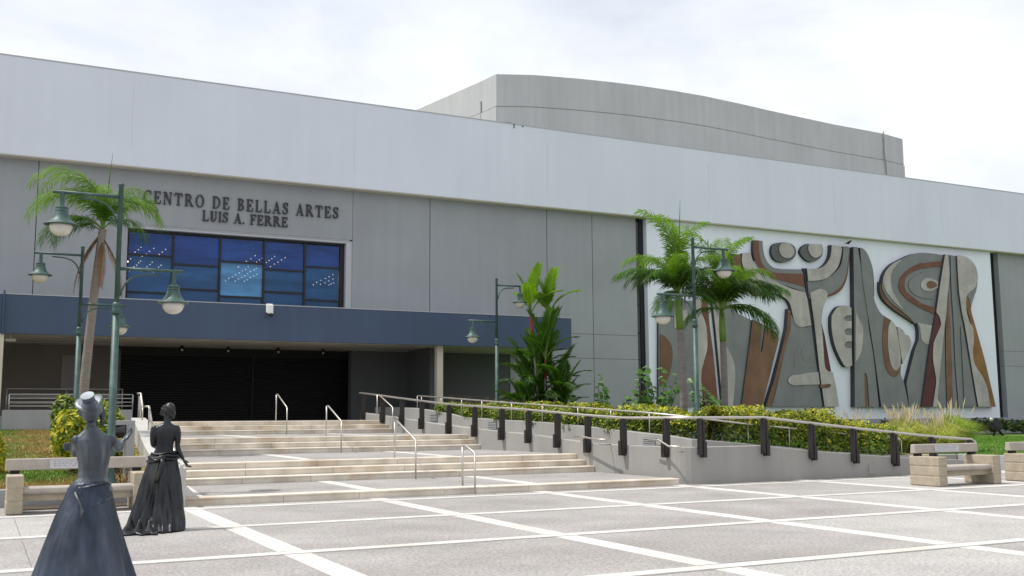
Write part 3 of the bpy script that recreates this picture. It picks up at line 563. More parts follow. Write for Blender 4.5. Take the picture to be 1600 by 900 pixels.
# raised letters -----------------------------------------------------
def ell(cx, cz, rx, rz, a0, a1, n): return [(cx+rx*math.cos(math.radians(a0+(a1-a0)*k/n)), cz+rz*math.sin(math.radians(a0+(a1-a0)*k/n))) for k in range(n+1)]
T, H_, SE = .19, .075, .055    # thick stem, hairline, serif height
def R(x0, z0, x1, z1): return [(x0, z0), (x1, z0), (x1, z1), (x0, z1)]
def ring(cx, cz, rx, rz, t, h, a0=0, a1=360, n=20): return ell(cx, cz, rx, rz, a0, a1, n)+ell(cx, cz, rx-t, rz-h, a1, a0, n)
def stem(x, w=T, s=.075): return [R(x, 0, x+w, 1), R(x-s, 0, x+w+s, SE), R(x-s, 1-SE, x+w+s, 1)]
def tri(*p): return list(p)
def glyph(ch):
    if ch == 'I': return stem(.09), .37
    if ch == 'L': return stem(.09)+[R(.2, 0, .66, H_), tri((.60, 0), (.70, 0), (.72, .30), (.67, .30))], .74
    if ch in 'EF':
        g = stem(.09)+[R(.2, 1-H_, .64, 1), R(.2, .47, .5, .47+H_), tri((.58, 1), (.68, 1), (.67, .72), (.63, .72)), R(.47, .37, .52, .64)]
        if ch == 'E': g += [R(.2, 0, .66, H_), tri((.60, 0), (.70, 0), (.73, .29), (.68, .29))]
        return g, .76 if ch == 'E' else .72
    if ch == 'T': return stem(.32)+[R(.05, 1-H_, .78, 1), tri((0, .70), (.05, .70), (.11, 1), (.03, 1)), tri((.78, .70), (.83, .70), (.80, 1), (.72, 1))], .85
    if ch == 'N': return [R(.1, 0, .1+H_, 1), R(0, 0, .27, SE), R(-.02, 1-SE, .2, 1), R(.72, 0, .72+H_, 1), R(.62, 1-SE, .9, 1), tri((.07, 1), (.30, 1), (.80, 0), (.66, 0))], .92
    if ch == 'O': return [ring(.45, .5, .45, .52, T, H_, 0, 180), ring(.45, .5, .45, .52, T, H_, 180, 360)], .92
    if ch == 'C': return [ring(.45, .5, .45, .52, T, H_, 48, 312, 22), R(.70, .66, .76, 1.0), tri((.70, .14), (.76, .22), (.80, .20), (.73, .10))], .82
    if ch == 'D': return stem(.09)+[ring(.36, .5, .5, .5, T, H_, -90, 90), R(.2, 0, .37, H_), R(.2, 1-H_, .37, 1)], .88
    if ch == 'B': return stem(.09)+[ring(.36, .255, .36, .255, T, H_, -90, 90, 12), ring(.34, .75, .32, .25, T-.03, H_, -90, 90, 12), R(.2, 0, .37, H_), R(.2, .47, .37, .54), R(.2, 1-H_, .37, 1)], .76
    if ch == 'R': return stem(.09)+[ring(.36, .735, .34, .265, T, H_, -90, 90, 12), R(.2, .47, .37, .54), R(.2, 1-H_, .37, 1), tri((.36, .50), (.56, .50), (.90, 0), (.68, 0)), R(.66, 0, .93, SE)], .92
    if ch == 'A': return [tri((.10, 0), (.17, 0), (.47, .92), (.42, 1)), tri((.62, 0), (.84, 0), (.52, 1), (.40, 1)), R(.22, .28, .68, .28+H_), R(0, 0, .27, SE), R(.55, 0, .92, SE)], .90
    if ch == 'U': return [R(.10, .28, .10+T, 1), R(.64, .28, .64+H_, 1), R(.02, 1-SE, .37, 1), R(.56, 1-SE, .80, 1), ring(.405, .29, .31, .31, T*.8, H_+.02, 180, 360, 16)], .86
    if ch == 'S':
        pts = [(.57, .80), (.50, .93), (.34, .96), (.17, .90), (.12, .76), (.18, .63), (.34, .53), (.50, .43), (.56, .27), (.50, .10), (.33, .04), (.15, .08), (.07, .22)]
        wd = [.05, .07, .085, .12, .17, .20, .21, .20, .18, .12, .085, .07, .05]
        a, b = [], []
        for i, (x, z) in enumerate(pts):
            d = Vector(pts[min(i+1, 12)])-Vector(pts[max(i-1, 0)]); d.normalize(); n = Vector((-d.y, d.x))*wd[i]/2
            a.append((x+n.x, z+n.y)); b.append((x-n.x, z-n.y))
        return [a[i:i+2]+b[i:i+2][::-1] for i in range(12)]+[R(.57, .68, .61, .98), R(.03, .02, .07, .33)], .68
    if ch == '.': return [R(.05, 0, .21, .16)], .26
    return [], .42
def sign(txt, x0, x1, z0, h, bold=1.0, gap=.10):
    global T, H_
    T0, H0 = T, H_; T, H_ = T*bold, H_*bold
    tot = 0; gl = []
    for ch in txt:
        g, w = glyph(ch); gl.append((ch, g, w)); tot += w+gap
    tot -= gap; sx = (x1-x0)/(tot*h); x = x0
    for ch, g, w in gl:
        if g:
            mb = MB()
            for k, pl in enumerate(g):
                mb.prism([(x+px*h*sx, z0+pz*h) for px, pz in pl], 44.93-.0017*k, 45.02)
            bpart('letter', mb, letterm)
        x += (w+gap)*h*sx
    T, H_ = T0, H0
sign('CENTRO DE BELLAS ARTES', 5.70, 14.15, 10.60, .53, .95, .22)
sign('LUIS A. FERRE', 8.12, 11.83, 10.02, .455, 1.35)
# mural ---------------------------------------------------------------
bpart('mural_wall', MB().box(30.93, 57.56, 44.85, 46.2, 1.36, 11.95), white_m)
MBASE = 44.85
def spline(pts):
    n = len(pts); out = []
    for i in range(n):
        p0, p1, p2, p3 = pts[i-1], pts[i], pts[(i+1) % n], pts[(i+2) % n]
        c1, c2 = len(p1) > 2, len(p2) > 2
        out.append((p1[0], p1[1]))
        if c1 and c2: continue
        P1, P2 = Vector(p1[:2]), Vector(p2[:2])
        t1 = (P2-P1)*.5 if c1 else (P2-Vector(p0[:2]))*.5
        t2 = (P2-P1)*.5 if c2 else (Vector(p3[:2])-P1)*.5
        l = (P2-P1).length
        if t1.length > l: t1 *= l/t1.length
        if t2.length > l: t2 *= l/t2.length
        for k in (1, 2, 3):
            t = k/4; h = (2*t**3-3*t*t+1)*P1+(t**3-2*t*t+t)*t1+(3*t*t-2*t**3)*P2+(t**3-t*t)*t2
            out.append((h.x, h.y))
    return out
MM = dict(g=(m_g, 'grey_relief'), b=(m_b, 'beige_relief'), r=(m_r, 'red_relief'), o=(m_o, 'brown_relief'), d=(m_d, 'maroon_relief'), y=(m_y, 'ochre_relief'), k=(m_k, 'dark_relief'), k2=(m_k2, 'grey_relief'))
mural = thing('relief_mural', (44, 44.85, 2), 'abstract grey, beige and rust relief mural on the white wall', 'mural')
for i, (m_, t, pts) in enumerate(MURAL):
    ma, nm = MM[m_]
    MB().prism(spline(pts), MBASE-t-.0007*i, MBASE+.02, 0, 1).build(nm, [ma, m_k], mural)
# ------------------------------------------------------------------ steps
RR = .1523
ST = thing('entrance_steps', (9.2, 20.45, 0), 'wide stone entrance steps in four flights with broad landings', 'steps')
flights = [[20.45], [24.1, 24.5, 24.9], [29.95, 30.35, 30.75], [36.05, 36.45, 36.85]]
lev = 0
xl = lambda y: 3.52+max(0, y-20.45)*.0915
xr = lambda y: 14.86-max(0, y-23.5)*.105
def quad(x0, x1, x2, x3, y0, y1, z0, z1):     # slab whose ends follow the tapering side walls
    return MB().add([(x0,y0,z0),(x1,y0,z0),(x3,y1,z0),(x2,y1,z0),(x0,y0,z1),(x1,y0,z1),(x3,y1,z1),(x2,y1,z1)], [(0,3,2,1),(4,5,6,7),(0,1,5,4),(1,2,6,5),(2,3,7,6),(3,0,4,7)])
for fi, fl in enumerate(flights):
    for k, y in enumerate(fl):
        lev += 1; z1 = lev*RR; z0 = z1-RR; last = k == len(fl)-1
        XL, XR = xl(y), xr(y)+.02
        st_ = MB().box(XL, XR, y+.06, y+.5, z0-.1, z1-.03).build('step', stone, ST)
        x = XL
        while x < XR-.2:
            w = U(1.55, 2.1); x2 = x+w if x+w < XR-.8 else XR; dz = U(-.004, .004); dy = U(-.006, .006)
            yb = y+(.40 if not last else .36)
            MB().prof_x([(y+dy+.012, z0-.02), (y+dy+.012, z1-.045+dz), (y+dy-.008, z1-.035+dz), (y+dy-.008, z1-.012+dz), (y+dy+.006, z1+dz), (yb, z1+dz), (yb, z0-.02)], x+.004, x2-.004).build('slab', stone, st_)
            x = x2
    y0 = fl[-1]+.36; z = lev*RR
    if fi < 3:
        y1 = flights[fi+1][0]; e = y1+.1
        quad(xl(y0), xr(y0)+.02, xl(e), xr(e)+.02, y0, e, z-.2, z-.004).build('landing', agg, ST)
        quad(xl(y0)+.01, xl(y0)+.38, xl(y1)+.01, xl(y1)+.38, y0+.01, y1, z-.1, z+.003).build('landing_band', bandm, ST)
        for i in range(1, 3):
            xx = GX+SX*i; MB().box(xx-BW, xx+BW, y0+.01, y1, z-.1, z+.003).build('landing_band', bandm, ST)
    else:
        for b_ in ((4.6, 13.4, y0, 39), (4.6, 15.2, 39.01, 46.45), (-20, 4.59, 39.95, 46.45), (15.21, 22.9, 42.2, 46.45)):
            MB().box(*b_, 0, z-.004).build('landing', agg, ST)
# cheek wall on the left
ckt = lambda y: lerp(y, [20.3, 24, 28.5, 31, 34.5, 37], [.72, .84, 1.08, 1.32, 1.57, 1.66])
def sweep(path, top, th, bot=-.05, name='wall', mats=wallm, label='', cat='wall', cope=None, loc=None):
    """upright wall along plan points; top(i)->z ; th thickness to the left of travel"""
    t = thing(name, loc or (path[0][0], path[0][1], 0), label, cat)
    n = len(path); A = [Vector(p) for p in path]; Bk = []
    for i in range(n):
        d0 = (A[i]-A[i-1]).normalized() if i else (A[1]-A[0]).normalized()
        d1 = (A[i+1]-A[i]).normalized() if i < n-1 else d0
        nrm = Vector((-(d0+d1).y, (d0+d1).x)).normalized(); c = max(.5, nrm.dot(Vector((-d0.y, d0.x))))
        Bk.append(A[i]+nrm*th/c)
    vs = []; fs = []
    for i in range(n):
        z = top[i]; vs += [(*A[i], bot), (*A[i], z), (*Bk[i], z), (*Bk[i], bot)]
    for i in range(n-1):
        o = 4*i
        for k in range(4): fs.append((o+k, o+(k+1) % 4, o+4+(k+1) % 4, o+4+k))
    fs += [(0, 1, 2, 3), (4*n-1, 4*n-2, 4*n-3, 4*n-4)]
    MB().add(vs, fs).build('wall_body', mats, t, bevel=.02)
    return t
ys = [20.3, 21.5, 23.1, 24.5, 26.0, 28, 30.5, 34, 37.2]
sweep([(xl(y), y) for y in ys], [ckt(y) for y in ys], .46, name='cheek_wall', mats=copem, label='pale sloping cheek wall along the left side of the entrance steps')
sweep([(-20, 22.0), (3.1, 22.0)], [.33, .33], .16, name='retaining_wall', mats=wallg, label='low grey retaining wall behind the long bench on the left')
sweep([(.72, 39.75), (4.95, 39.75)], [1.95, 1.95], .2, name='terrace_wall', mats=wallg, label='grey terrace wall with metal railings in front of the left recess', bot=0)
# ramp walls
arc = lambda cx, cy, r, a0, a1, n: [(cx+r*math.cos(math.radians(a0+(a1-a0)*k/n)), cy+r*math.sin(math.radians(a0+(a1-a0)*k/n))) for k in range(n+1)]
xo = lambda y: 14.85-(y-23.5)*.105
xi = lambda y: 16.75-(y-22.4)*.105
o_top_y = lambda y: lerp(y, [20.4, 22.8, 24.3, 27.1, 31.85, 34.8, 36.5, 38.9], [.88, .88, .91, 1.11, 1.33, 1.55, 1.67, 1.82])
o_top_x = lambda x: lerp(x, [14.8, 17.46, 19, 20.5, 22.5, 25.2], [.88, .88, .73, .61, .46, .33])
pA = [(xo(y), y) for y in (38.9, 37.6, 36.5, 34.8, 33.5, 31.85, 30, 28.5, 27.1, 25.7, 24.3, 22.8, 21.3)]
pB = arc(15.58, 21.0, .5, 180, 270, 6)
pC = [(x, 20.5) for x in (16.3, 17.46, 19, 20.5, 22.5, 25.2)]
path = pA+pB+pC
RW = sweep(path, [o_top_y(p[1]) if p[1] > 20.55 else o_top_x(p[0]) for p in path], .2, name='ramp_wall', label='outer wall of the wheelchair ramp turning the corner beside the steps')
MB().box(21.04, 21.30, 20.485, 20.52, .06, .31).build('access_hatch', wallm, RW)
i_top_y = lambda y: lerp(y, [22.4, 23.1, 27.5, 29.9, 31.4, 34.2, 36, 38.1, 41.2], [1.02, 1.08, 1.36, 1.48, 1.51, 1.62, 1.83, 1.98, 2.05])
i_top_x = lambda x: lerp(x, [16.7, 19, 20.12, 21.55, 24.46, 26.7], [1.02, .84, .74, .60, .42, .41])
pth = [(xi(y), y) for y in (41.5, 39.5, 38.1, 36.8, 36, 35, 34.2, 33, 31.4, 30, 28.6, 27.5, 25, 23.2, 22.4)]+[(x, 22.4) for x in (19, 20.12, 21.55, 24.46, 26.7)]
IW = sweep(pth, [i_top_y(p[1]) if p[1] > 22.5 else i_top_x(p[0]) for p in pth], .18, name='ramp_wall', label='inner wall of the ramp holding back the yellow hedge')
for y0, z0, hh in ((36.1, 1.45, .26), (31.95, 1.2, .24), (23.8, .80, .22)):
    x0 = xi(y0); v = quad(x0-.02, x0+.0, xi(y0+.55)-.02, xi(y0+.55), y0, y0+.55, z0, z0+hh).build('vent_grille', greyD, IW)
    for k in range(4): quad(x0-.034, x0-.021, xi(y0+.55)-.034, xi(y0+.55)-.021, y0+.02, y0+.53, z0+.02+k*.055, z0+.05+k*.055).build('vent_slat', wallg, v)
rf = MB(); rw_ = [(xo(y)+.2, xi(y), y, lerp(y, [20.7, 22.6, 37, 42], [.58, .60, 1.46, 1.505])) for y in (41.5, 37, 32, 27, 22.6, 20.7)]
rf.add([q for a, b, y, z in rw_ for q in ((a, y, z), (b, y, z))]+[(17.4, 22.4, .58), (17.4, 20.7, .58), (25.2, 22.4, .01), (25.2, 20.7, .01)],
   [(2*k, 2*k+1, 2*k+3, 2*k+2) for k in range(5)]+[(9, 12, 13, 11), (12, 14, 15, 13)])
structure('ramp', rf, aggL)
LW = sweep([(26.7, 22.4), (26.7, 20.7), (46, 20.7)], [.42, .42, .42], .2, name='low_wall', mats=wallg, label='low grey wall behind the benches on the right, edging the lawn')
# ------------------------------------------------------------------ railings
RAIL = 'stainless handrails on the entrance steps'
def centre_rail(yb, zb, yf, zf, hb, hf, x, label):
    t = thing('handrail', (x, (yb+yf)/2, zb), label, 'handrail', RAIL)
    MB().tube([(x, yb, hb), (x, yb-.18, hb), (x, yf+.05, hf+.02), (x, yf, hf-.03)], .025, 8).build('rail', steel, t, True)
    MB().tube([(x, yb, zb-.05), (x, yb, hb)], .022, 8).build('post', steel, t, True)
    MB().tube([(x, yf, zf-.05), (x, yf, hf)], .022, 8).build('post', steel, t, True)
    return t
centre_rail(37.2, 10*RR, 35.7, 7*RR, 2.46, 1.97, 9.5, 'topmost short handrail in the middle of the steps, before the dark shutters')
centre_rail(31.1, 7*RR, 29.6, 4*RR, 1.98, 1.51, 9.5, 'second handrail from the top in the middle of the steps')
centre_rail(25.2, 4*RR, 23.75, RR, 1.53, 1.07, 9.5, 'third handrail from the top in the middle of the steps')
centre_rail(21.0, RR, 20.36, -.05, 1.0, .86, 9.5, 'lowest short handrail standing on the single bottom step')
t = centre_rail(37.1, 10*RR, 35.45, 7*RR, 2.46, 1.97, 13.28, 'handrail at the top right end of the steps beside the ramp wall')
t['group'] = RAIL
def wall_rail(y0, y1, za, zb, x, label):
    t = thing('wall_handrail', (x, y0, za), label, 'handrail', 'short handrails on brackets on the ramp wall')
    MB().tube([(x, y0, za), (x, y0-.45, za), (x, y1+.45, zb), (x, y1, zb)], .024, 8).build('rail', steel, t, True)
    for y, z in ((y0-.35, za), (y1+.3, zb)): MB().tube([(x, y, z), (x, y, z-.13), (xo(y), y, z-.13)], .016, 6).build('bracket', steel, t, True)
wall_rail(24.7, 23.1, 1.08, 1.02, 14.52, 'short handrail on the ramp wall above the second flight of steps')
wall_rail(21.6, 20.3, 1.04, .90, 14.82, 'short handrail on the ramp wall corner above the bottom step')
def cheek_rail(y0, z0, y1, z1, label, base=None):
    t = thing('cheek_handrail', (xl(y0)-.2, y0, z1-.3), label, 'handrail', 'handrails on the left cheek wall')
    MB().tube([(xl(y0)-.30, y0+.05, z0), (xl(y0)-.18, y0, z0), (xl(y1)-.18, y1, z1)], .03, 8).build('rail', steel, t, True)
    for y, z in ((y0-.05, z0), (y1, z1)): MB().tube([(xl(y)-.18, y, ckt(y)-.04), (xl(y)-.18, y, z)], .024, 8).build('post', steel, t, True)
cheek_rail(37.0, 2.47, 35.4, 1.98, 'farther short handrail on the pale left cheek wall')
cheek_rail(31.1, 1.97, 29.6, 1.54, 'middle short handrail on the left cheek wall behind the statue')
cheek_rail(21.0, 1.07, 20.36, .92, 'nearest little handrail at the foot of the left cheek wall')
# terrace railings
def bars(xa, xb, y, z0, z1, n, posts, label):
    t = thing('terrace_railing', (xa, y, z0), label, 'railing', 'horizontal bar railings on the left terrace')
    for k in range(n):
        z = z0+(z1-z0)*(k+1)/n
        MB().tube([(xa, y, z-.0), (xb, y, z)], .022, 6).build('bar', alum, t, True)
    for x in posts: MB().tube([(x, y, z0-.02), (x, y, z1)], .024, 6).build('post', alum, t, True)
bars(.92, 4.95, 39.85, 1.95, 2.49, 4, (.92, 2.85, 4.95), 'front four bar railing on the grey terrace wall')
bars(.9, 4.95, 43.0, 1.95, 2.76, 3, (.9, 2.95, 4.95), 'rear railing in the shade of the left recess')
MB_ = MB().tube([(5.15, 39.6, 1.5), (5.15, 39.6, 2.45)], .05, 8)
tag(MB_.build('end_post', alum, None, True), 'single metal post at the right end of the terrace railing', 'post')
# ramp railing with dark posts on the outer wall
RG = thing('ramp_railing', (14.8, 30, 1), 'ramp railing with dark posts clamped to the outer wall', 'railing')
rail_y = lambda y: lerp(y, [20.4, 22.75, 24.25, 27.1, 31.8, 35.4, 37.3, 39], [1.58, 1.58, 1.65, 1.82, 2.04, 2.31, 2.46, 2.58])
rail_x = lambda x: lerp(x, [15, 17.46, 19.04, 20.5, 23.4, 24.95], [1.58, 1.575, 1.42, 1.28, 1.02, .92])
rp = [(xo(y)-.08, y, rail_y(y)) for y in (38.8, 37.3, 35.4, 33.7, 31.8, 30, 27.1, 25.7, 24.3, 22.75, 21.1)]+[(15.16, 20.6, 1.58), (15.5, 20.42, 1.58)]+[(x, 20.42, rail_x(x)) for x in (17.46, 19.04, 20.5, 23.4, 24.95)]+[(25.1, 20.42, .83), (25.1, 20.42, .6)]
MB().tube(rp, .034, 8).build('top_rail', steel, RG, True)
def dpost(x, y, z0, z1, along):
    mb = MB()
    dx, dy = (.045, .0) if along == 'x' else (0, .045)
    o = -.12 if along == 'x' else -.12
    if along == 'y':      # wall face at x = 14.8, posts stand proud to -X
        q = xo(y)-14.80
        mb.box(14.67, 14.82, y-.065, y-.01, z0+.03, z1); mb.box(14.67, 14.80, y+.01, y+.065, z0, z1-.02); mb.box(14.71, 14.78, y-.01, y+.01, z0+.05, z1-.05)
        mb.box(14.635, 14.80, y-.035, y+.095, z0-.02, z0+.36)
    else:
        mb.box(x-.075, x-.01, 20.36, 20.50, z0+.03, z1); mb.box(x+.01, x+.075, 20.36, 20.50, z0, z1-.02); mb.box(x-.01, x+.01, 20.41, 20.48, z0+.05, z1-.05)
        mb.box(x-.0, x+.10, 20.34, 20.50, z0-.02, z0+.36)
    if along == 'y': mb.v = [(a+q, b, c_) for a, b, c_ in mb.v]
    mb.build('post', postm, RG, bevel=.008)
for y in (38.5, 36.8, 35.25, 33.75, 31.85, 30.2, 28.6, 27.15, 25.7, 24.3, 22.8, 21.15): dpost(0, y, o_top_y(y)-.24, rail_y(y)-.03, 'y')
for x in (15.55, 17.5, 19.05, 20.5, 21.95, 23.4, 24.9): dpost(x, 0, max(.05, o_top_x(x)-.23), rail_x(x)-.03, 'x')
# inner railing
IG = thing('ramp_railing', (16.8, 30, 1), 'thin silver railing on the inner ramp wall in front of the hedge', 'railing')
iy = lambda y: lerp(y, [22.5, 24.5, 27.5, 31.2, 36, 38], [1.59, 1.73, 1.89, 2.08, 2.35, 2.45])
ix = lambda x: lerp(x, [16.8, 17.55, 18.7, 20.15, 21.6, 23, 24.44], [1.60, 1.51, 1.39, 1.27, 1.14, 1.01, .90])
ip = [(xi(y)+.09, y, iy(y)) for y in (37.9, 36, 33, 31.2, 27.5, 24.5, 22.5)]+[(x, 22.49, ix(x)) for x in (17.55, 18.7, 20.15, 21.6, 23, 24.36)]+[(24.46, 22.49, .84)]
MB().tube(ip, .026, 8).build('top_rail', steel, IG, True)
for y in (37.9, 37.55, 36, 34.5, 33.1, 31.2, 29.4, 27.5, 25.9, 24.2): MB().tube([(xi(y)+.09, y, i_top_y(y)-.03), (xi(y)+.09, y, iy(y))], .017, 6).build('post', steel, IG, True)
for x in (17.0, 18.7, 20.15, 21.55, 23, 24.46): MB().tube([(x, 22.49, i_top_x(x)-.03), (x, 22.49, ix(x) if x < 24.4 else .86)], .017, 6).build('post', steel, IG, True)
# ------------------------------------------------------------------ small fittings
t = thing('security_camera', (9.85, 39.9, 5.6), 'white dome security camera on the navy canopy edge', 'security camera')
MB().box(9.72, 9.98, 39.86, 39.985, 5.66, 6.02).box(9.75, 9.95, 39.68, 39.86, 5.62, 5.96).build('housing', camw, t, bevel=.03)
MB().ball((9.87, 39.74, 5.58), .085, 8).build('dome', blackg, t, True)
t = thing('security_camera', (.95, 41.6, 4.5), 'small white bullet camera under the canopy beside the left column', 'security camera')
MB().box(.72, 1.08, 41.5, 41.62, 4.42, 4.53).build('housing', camw, t, bevel=.02); MB().tube([(.9, 41.56, 4.5), (.9, 41.56, 4.66)], .02, 6).build('bracket', camw, t)
for x, l in ((7.45, 'leftmost'), (9.35, 'second from the left'), (11.5, 'third from the left'), (13.5, 'rightmost')):
    t = thing('spotlight', (x, 44.9, 4.6), 'small dark canopy spotlight with a pale lens, %s of four' % l, 'spotlight', 'canopy spotlights')
    MB().lathe([(.10, 0), (.12, .06), (.07, .12), (.03, .16)], (x, 44.9, 4.5), 10).build('housing', black, t, True); MB().ball((x-.0, 44.86, 4.47), .055, 6).build('lens', globem, t, True)
def board(x0, x1, z0, z1, label, rows):
    t = thing('notice_board', (x0, 46.45, z0), label, 'notice')
    MB().box(x0, x1, 46.44, 46.495, z0, z1).build('panel', plaq_d, t)
    mk = MB(); z = z1-.12
    for k in range(rows):
        x = x0+U(.08, .2); e = x1-U(.08, .3)
        while x < e:
            w = U(.03, .14); mk.box(x, min(x+w, e), 46.432, 46.441, z-.028, z); x += w+.035
        z -= (z1-z0-.2)/rows
    mk.build('lettering', inkm, t)
plaq_d = mat('notice_plate', (.24, .235, .22), .7, .06, 2)
board(2.95, 4.02, 2.83, 4.23, 'tall grey plaque with lines of lettering on the dark left recess wall', 14)
board(15.58, 16.78, 2.92, 3.77, 'wide grey plaque on the recess wall right of the shutters', 8)
# grey concrete niche with dark floodlight near the left bench
t = thing('light_housing', (2.8, 24, 1.0), 'grey concrete bracket shielding a black floodlight beside the cheek wall', 'floodlight')
MB().box(2.52, 3.04, 23.9, 24.3, 1.50, 1.60).box(2.86, 3.04, 23.9, 24.3, .4, 1.50).build('shield', wallg, t, bevel=.01)
MB().tube([(2.62, 24.02, 1.36), (2.86, 23.92, 1.36)], .14, 14).build('lamp_body', blackg, t, 'auto'); MB().box(2.42, 2.62, 23.9, 24.0, 1.49, 1.52).build('cover', alum, t)
t = thing('floodlight', (51, 40, .4), 'round black floodlight on a stand before the mural base, far right', 'floodlight')
c = Vector((51.0, 40, 1.0)); d = Vector((-.35, -.8, .3)).normalized(); mb = MB()
for k in range(5): mb.tube([c-d*(k*.12), c-d*(k*.12+.06)], [.36-.02*k, .36-.02*k], 16)
mb.tube([c+d*.02, c-d*.5], .26, 14); mb.build('body', black, t, 'auto')
MB().tube([c+Vector((-.3, .0, .25)), c+Vector((-.42, .1, .3))], .12, 10).build('cap', alum, t, True)
MB().tube([c+Vector((.0, 0, -.2)), (51.35, 40, .5), (51.6, 40, .3)], .07, 8).tube([c, (50.9, 40.2, .3)], .06, 8).build('stand', black, t, True)
# bird on the mural
t = thing('bird', (44.72, 44.2, 11.45), 'small dark bird perched on top of the mural', 'bird')
bz = 11.47; mb = MB()
rg = []
for x, z, r in ((-.32, .02, .012), (-.18, .05, .03), (-.08, .08, .07), (.04, .12, .085), (.12, .17, .06), (.17, .21, .05), (.21, .22, .035), (.26, .215, .008)):
    rg.append([(44.75+x, 44.3+r*math.cos(a), bz+z+r*math.sin(a)) for a in [2*PI*k/8 for k in range(8)]])
mb.rings(rg); mb.tube([(44.76, 44.27, bz+.06), (44.76, 44.27, bz-.02)], .008, 5); mb.tube([(44.76, 44.33, bz+.06), (44.76, 44.33, bz-.02)], .008, 5)
mb.build('body', black, t, True)
# ------------------------------------------------------------------ benches
def bench(loc, w, dep, labels):
    t = thing('concrete_bench', loc, labels, 'bench', 'concrete benches round the plaza')
    def bb(*a): return MB().box(*a)
    for sx in (0, w-.27):
        pd = MB().box(sx+.012, sx+.258, .012, dep-.012, .01, .64).build('pedestal', benchm, t, world=False)
        for k, (z0, z1) in enumerate(((0, .22), (.225, .445), (.45, .665))):
            e = .004*((k+int(sx > 0)) % 2)
            bb(sx+e, sx+.27-e, e, dep-e, z0, z1).build('block', benchm, pd, world=False, bevel=.022)
    prof = [(.10, .33), (.06, .37), (.06, .43), (.10, .465), (dep-.25, .45), (dep-.22, .42), (dep-.22, .36), (dep-.26, .33)]
    MB().prof_x(prof, .20, w-.20).build('seat', benchg, t, world=False, bevel=.015)
    bb(.26, w-.26, .16, dep-.30, .215, .325).build('seat_rib', benchm, t, world=False)
    bk = MB().prof_x([(dep-.22, .73), (dep-.20, .935), (dep-.08, .935), (dep-.06, .73)], -.02, w+.02).build('backrest', benchg, t, world=False, bevel=.015)
    pq = MB().prof_x([(dep-.232, .75), (dep-.222, .90), (dep-.20, .90), (dep-.21, .75)], w*.30, w*.30+.80).build('plaque', plaqm, bk, world=False)
    mk = MB()
    for r_i in range(3):
        x = w*.30+.07
        while x < w*.30+.70:
            ww = U(.02, .08); zc = .865-.04*r_i; yy = dep-.2275-(.0-.0); mk.box(x, x+ww, yy-.004+(zc-.75)*.066, yy+.01, zc, zc+.018); x += ww+.03
    mk.build('plaque_lettering', inkm, bk, world=False)
    for x in (.06, w-.21): bb(x, x+.15, dep-.2, dep-.08, .66, .735).build('bracket', black, t, world=False)
    return t
b0 = bench((19.45, 16.83, 0), 2.08, .85, 'concrete bench with a plaque standing alone before the ramp, on the right')
b1 = copy_tree(b0); b1.location = (22.62, 16.75, 0); b1['label'] = 'concrete bench cut off by the right edge of the photo'
b2 = bench((.50, 20.2, 0), 2.35, .85, 'long concrete bench behind the two statues on the left')
b2['group'] = b1['group'] = b0['group']
# ------------------------------------------------------------------ lamp posts
def lamp_post(loc, label, rz, h=6.4):
    t = thing('street_lamp', loc, label, 'street lamp', 'green twin arm lamp posts', rz)
    k = dict(world=False)
    MB().lathe([(.19, 0), (.19, .04), (.12, .10), (.10, .30), (.078, .36), (.074, 3.5)], n=16).build('lower_post', greenm, t, True, **k)
    MB().lathe([(.085, 3.48), (.095, 3.52), (.085, 3.58), (.075, 3.62), (.09, 3.66), (.06, 3.72)], n=16).build('collar', greenm, t, True, **k)
    MB().lathe([(.052, 3.70), (.048, h-.05), (.06, h-.04), (.06, h), (.02, h+.015)], n=14).build('upper_post', greenm, t, True, **k)
    for s, z in ((-1, h-.28), (1, h-1.78)):
        a = MB().tube([(0, 0, z), (s*1.30, 0, z+.005)], .036, 10).build('arm', greenm, t, True, **k)
        MB().tube([(s*.82, 0, z-.085), (s*.50, 0, z-.10), (s*.30, 0, z-.16), (s*.16, 0, z-.29), (s*.085, 0, z-.46), (s*.07, 0, z-.56)], .021, 8).build('brace', greenm, a, True, **k)
        lx = s*1.12; zb = z-.68
        MB().lathe([(.325, 0), (.33, .012), (.30, .035), (.235, .07), (.18, .13), (.15, .20), (.125, .28), (.13, .285), (.13, .31), (.115, .33), (.125, .34), (.125, .37), (.06, .40), (.045, .45), (.045, .69)], (lx, 0, zb), 24).build('lamp_shade', greenm, a, 'auto', **k)
        MB().lathe([(.02, -.225), (.09, -.215), (.15, -.18), (.20, -.12), (.225, -.05), (.225, .02)], (lx, 0, zb), 20).build('globe', globem, a, True, **k)
    return t
lp = lamp_post((2.42, 22.6, .3), 'nearest twin arm lamp post, green, rising behind the left bench', 0, 6.2)
for loc, rz, l in (((2.32, 30.3, .80), 0, 'green lamp post just behind the leaning palm on the left'), ((16.95, 34.4, 1.1), PI, 'farthest lamp post, green, before the navy canopy left of the red stemmed palm'), ((17.85, 23.6, .85), PI, 'green lamp post in front of the two palms by the mural')):
    o = copy_tree(lp); o.location = loc; o.rotation_euler = (0, 0, rz); o['label'] = l
    if loc[0] == 2.32: o.scale = (.92, .92, .89)
    if loc[1] == 34.4: o.scale = (.88, .88, .91)
    if loc[1] == 23.6: o.scale = (.97, .97, .935)
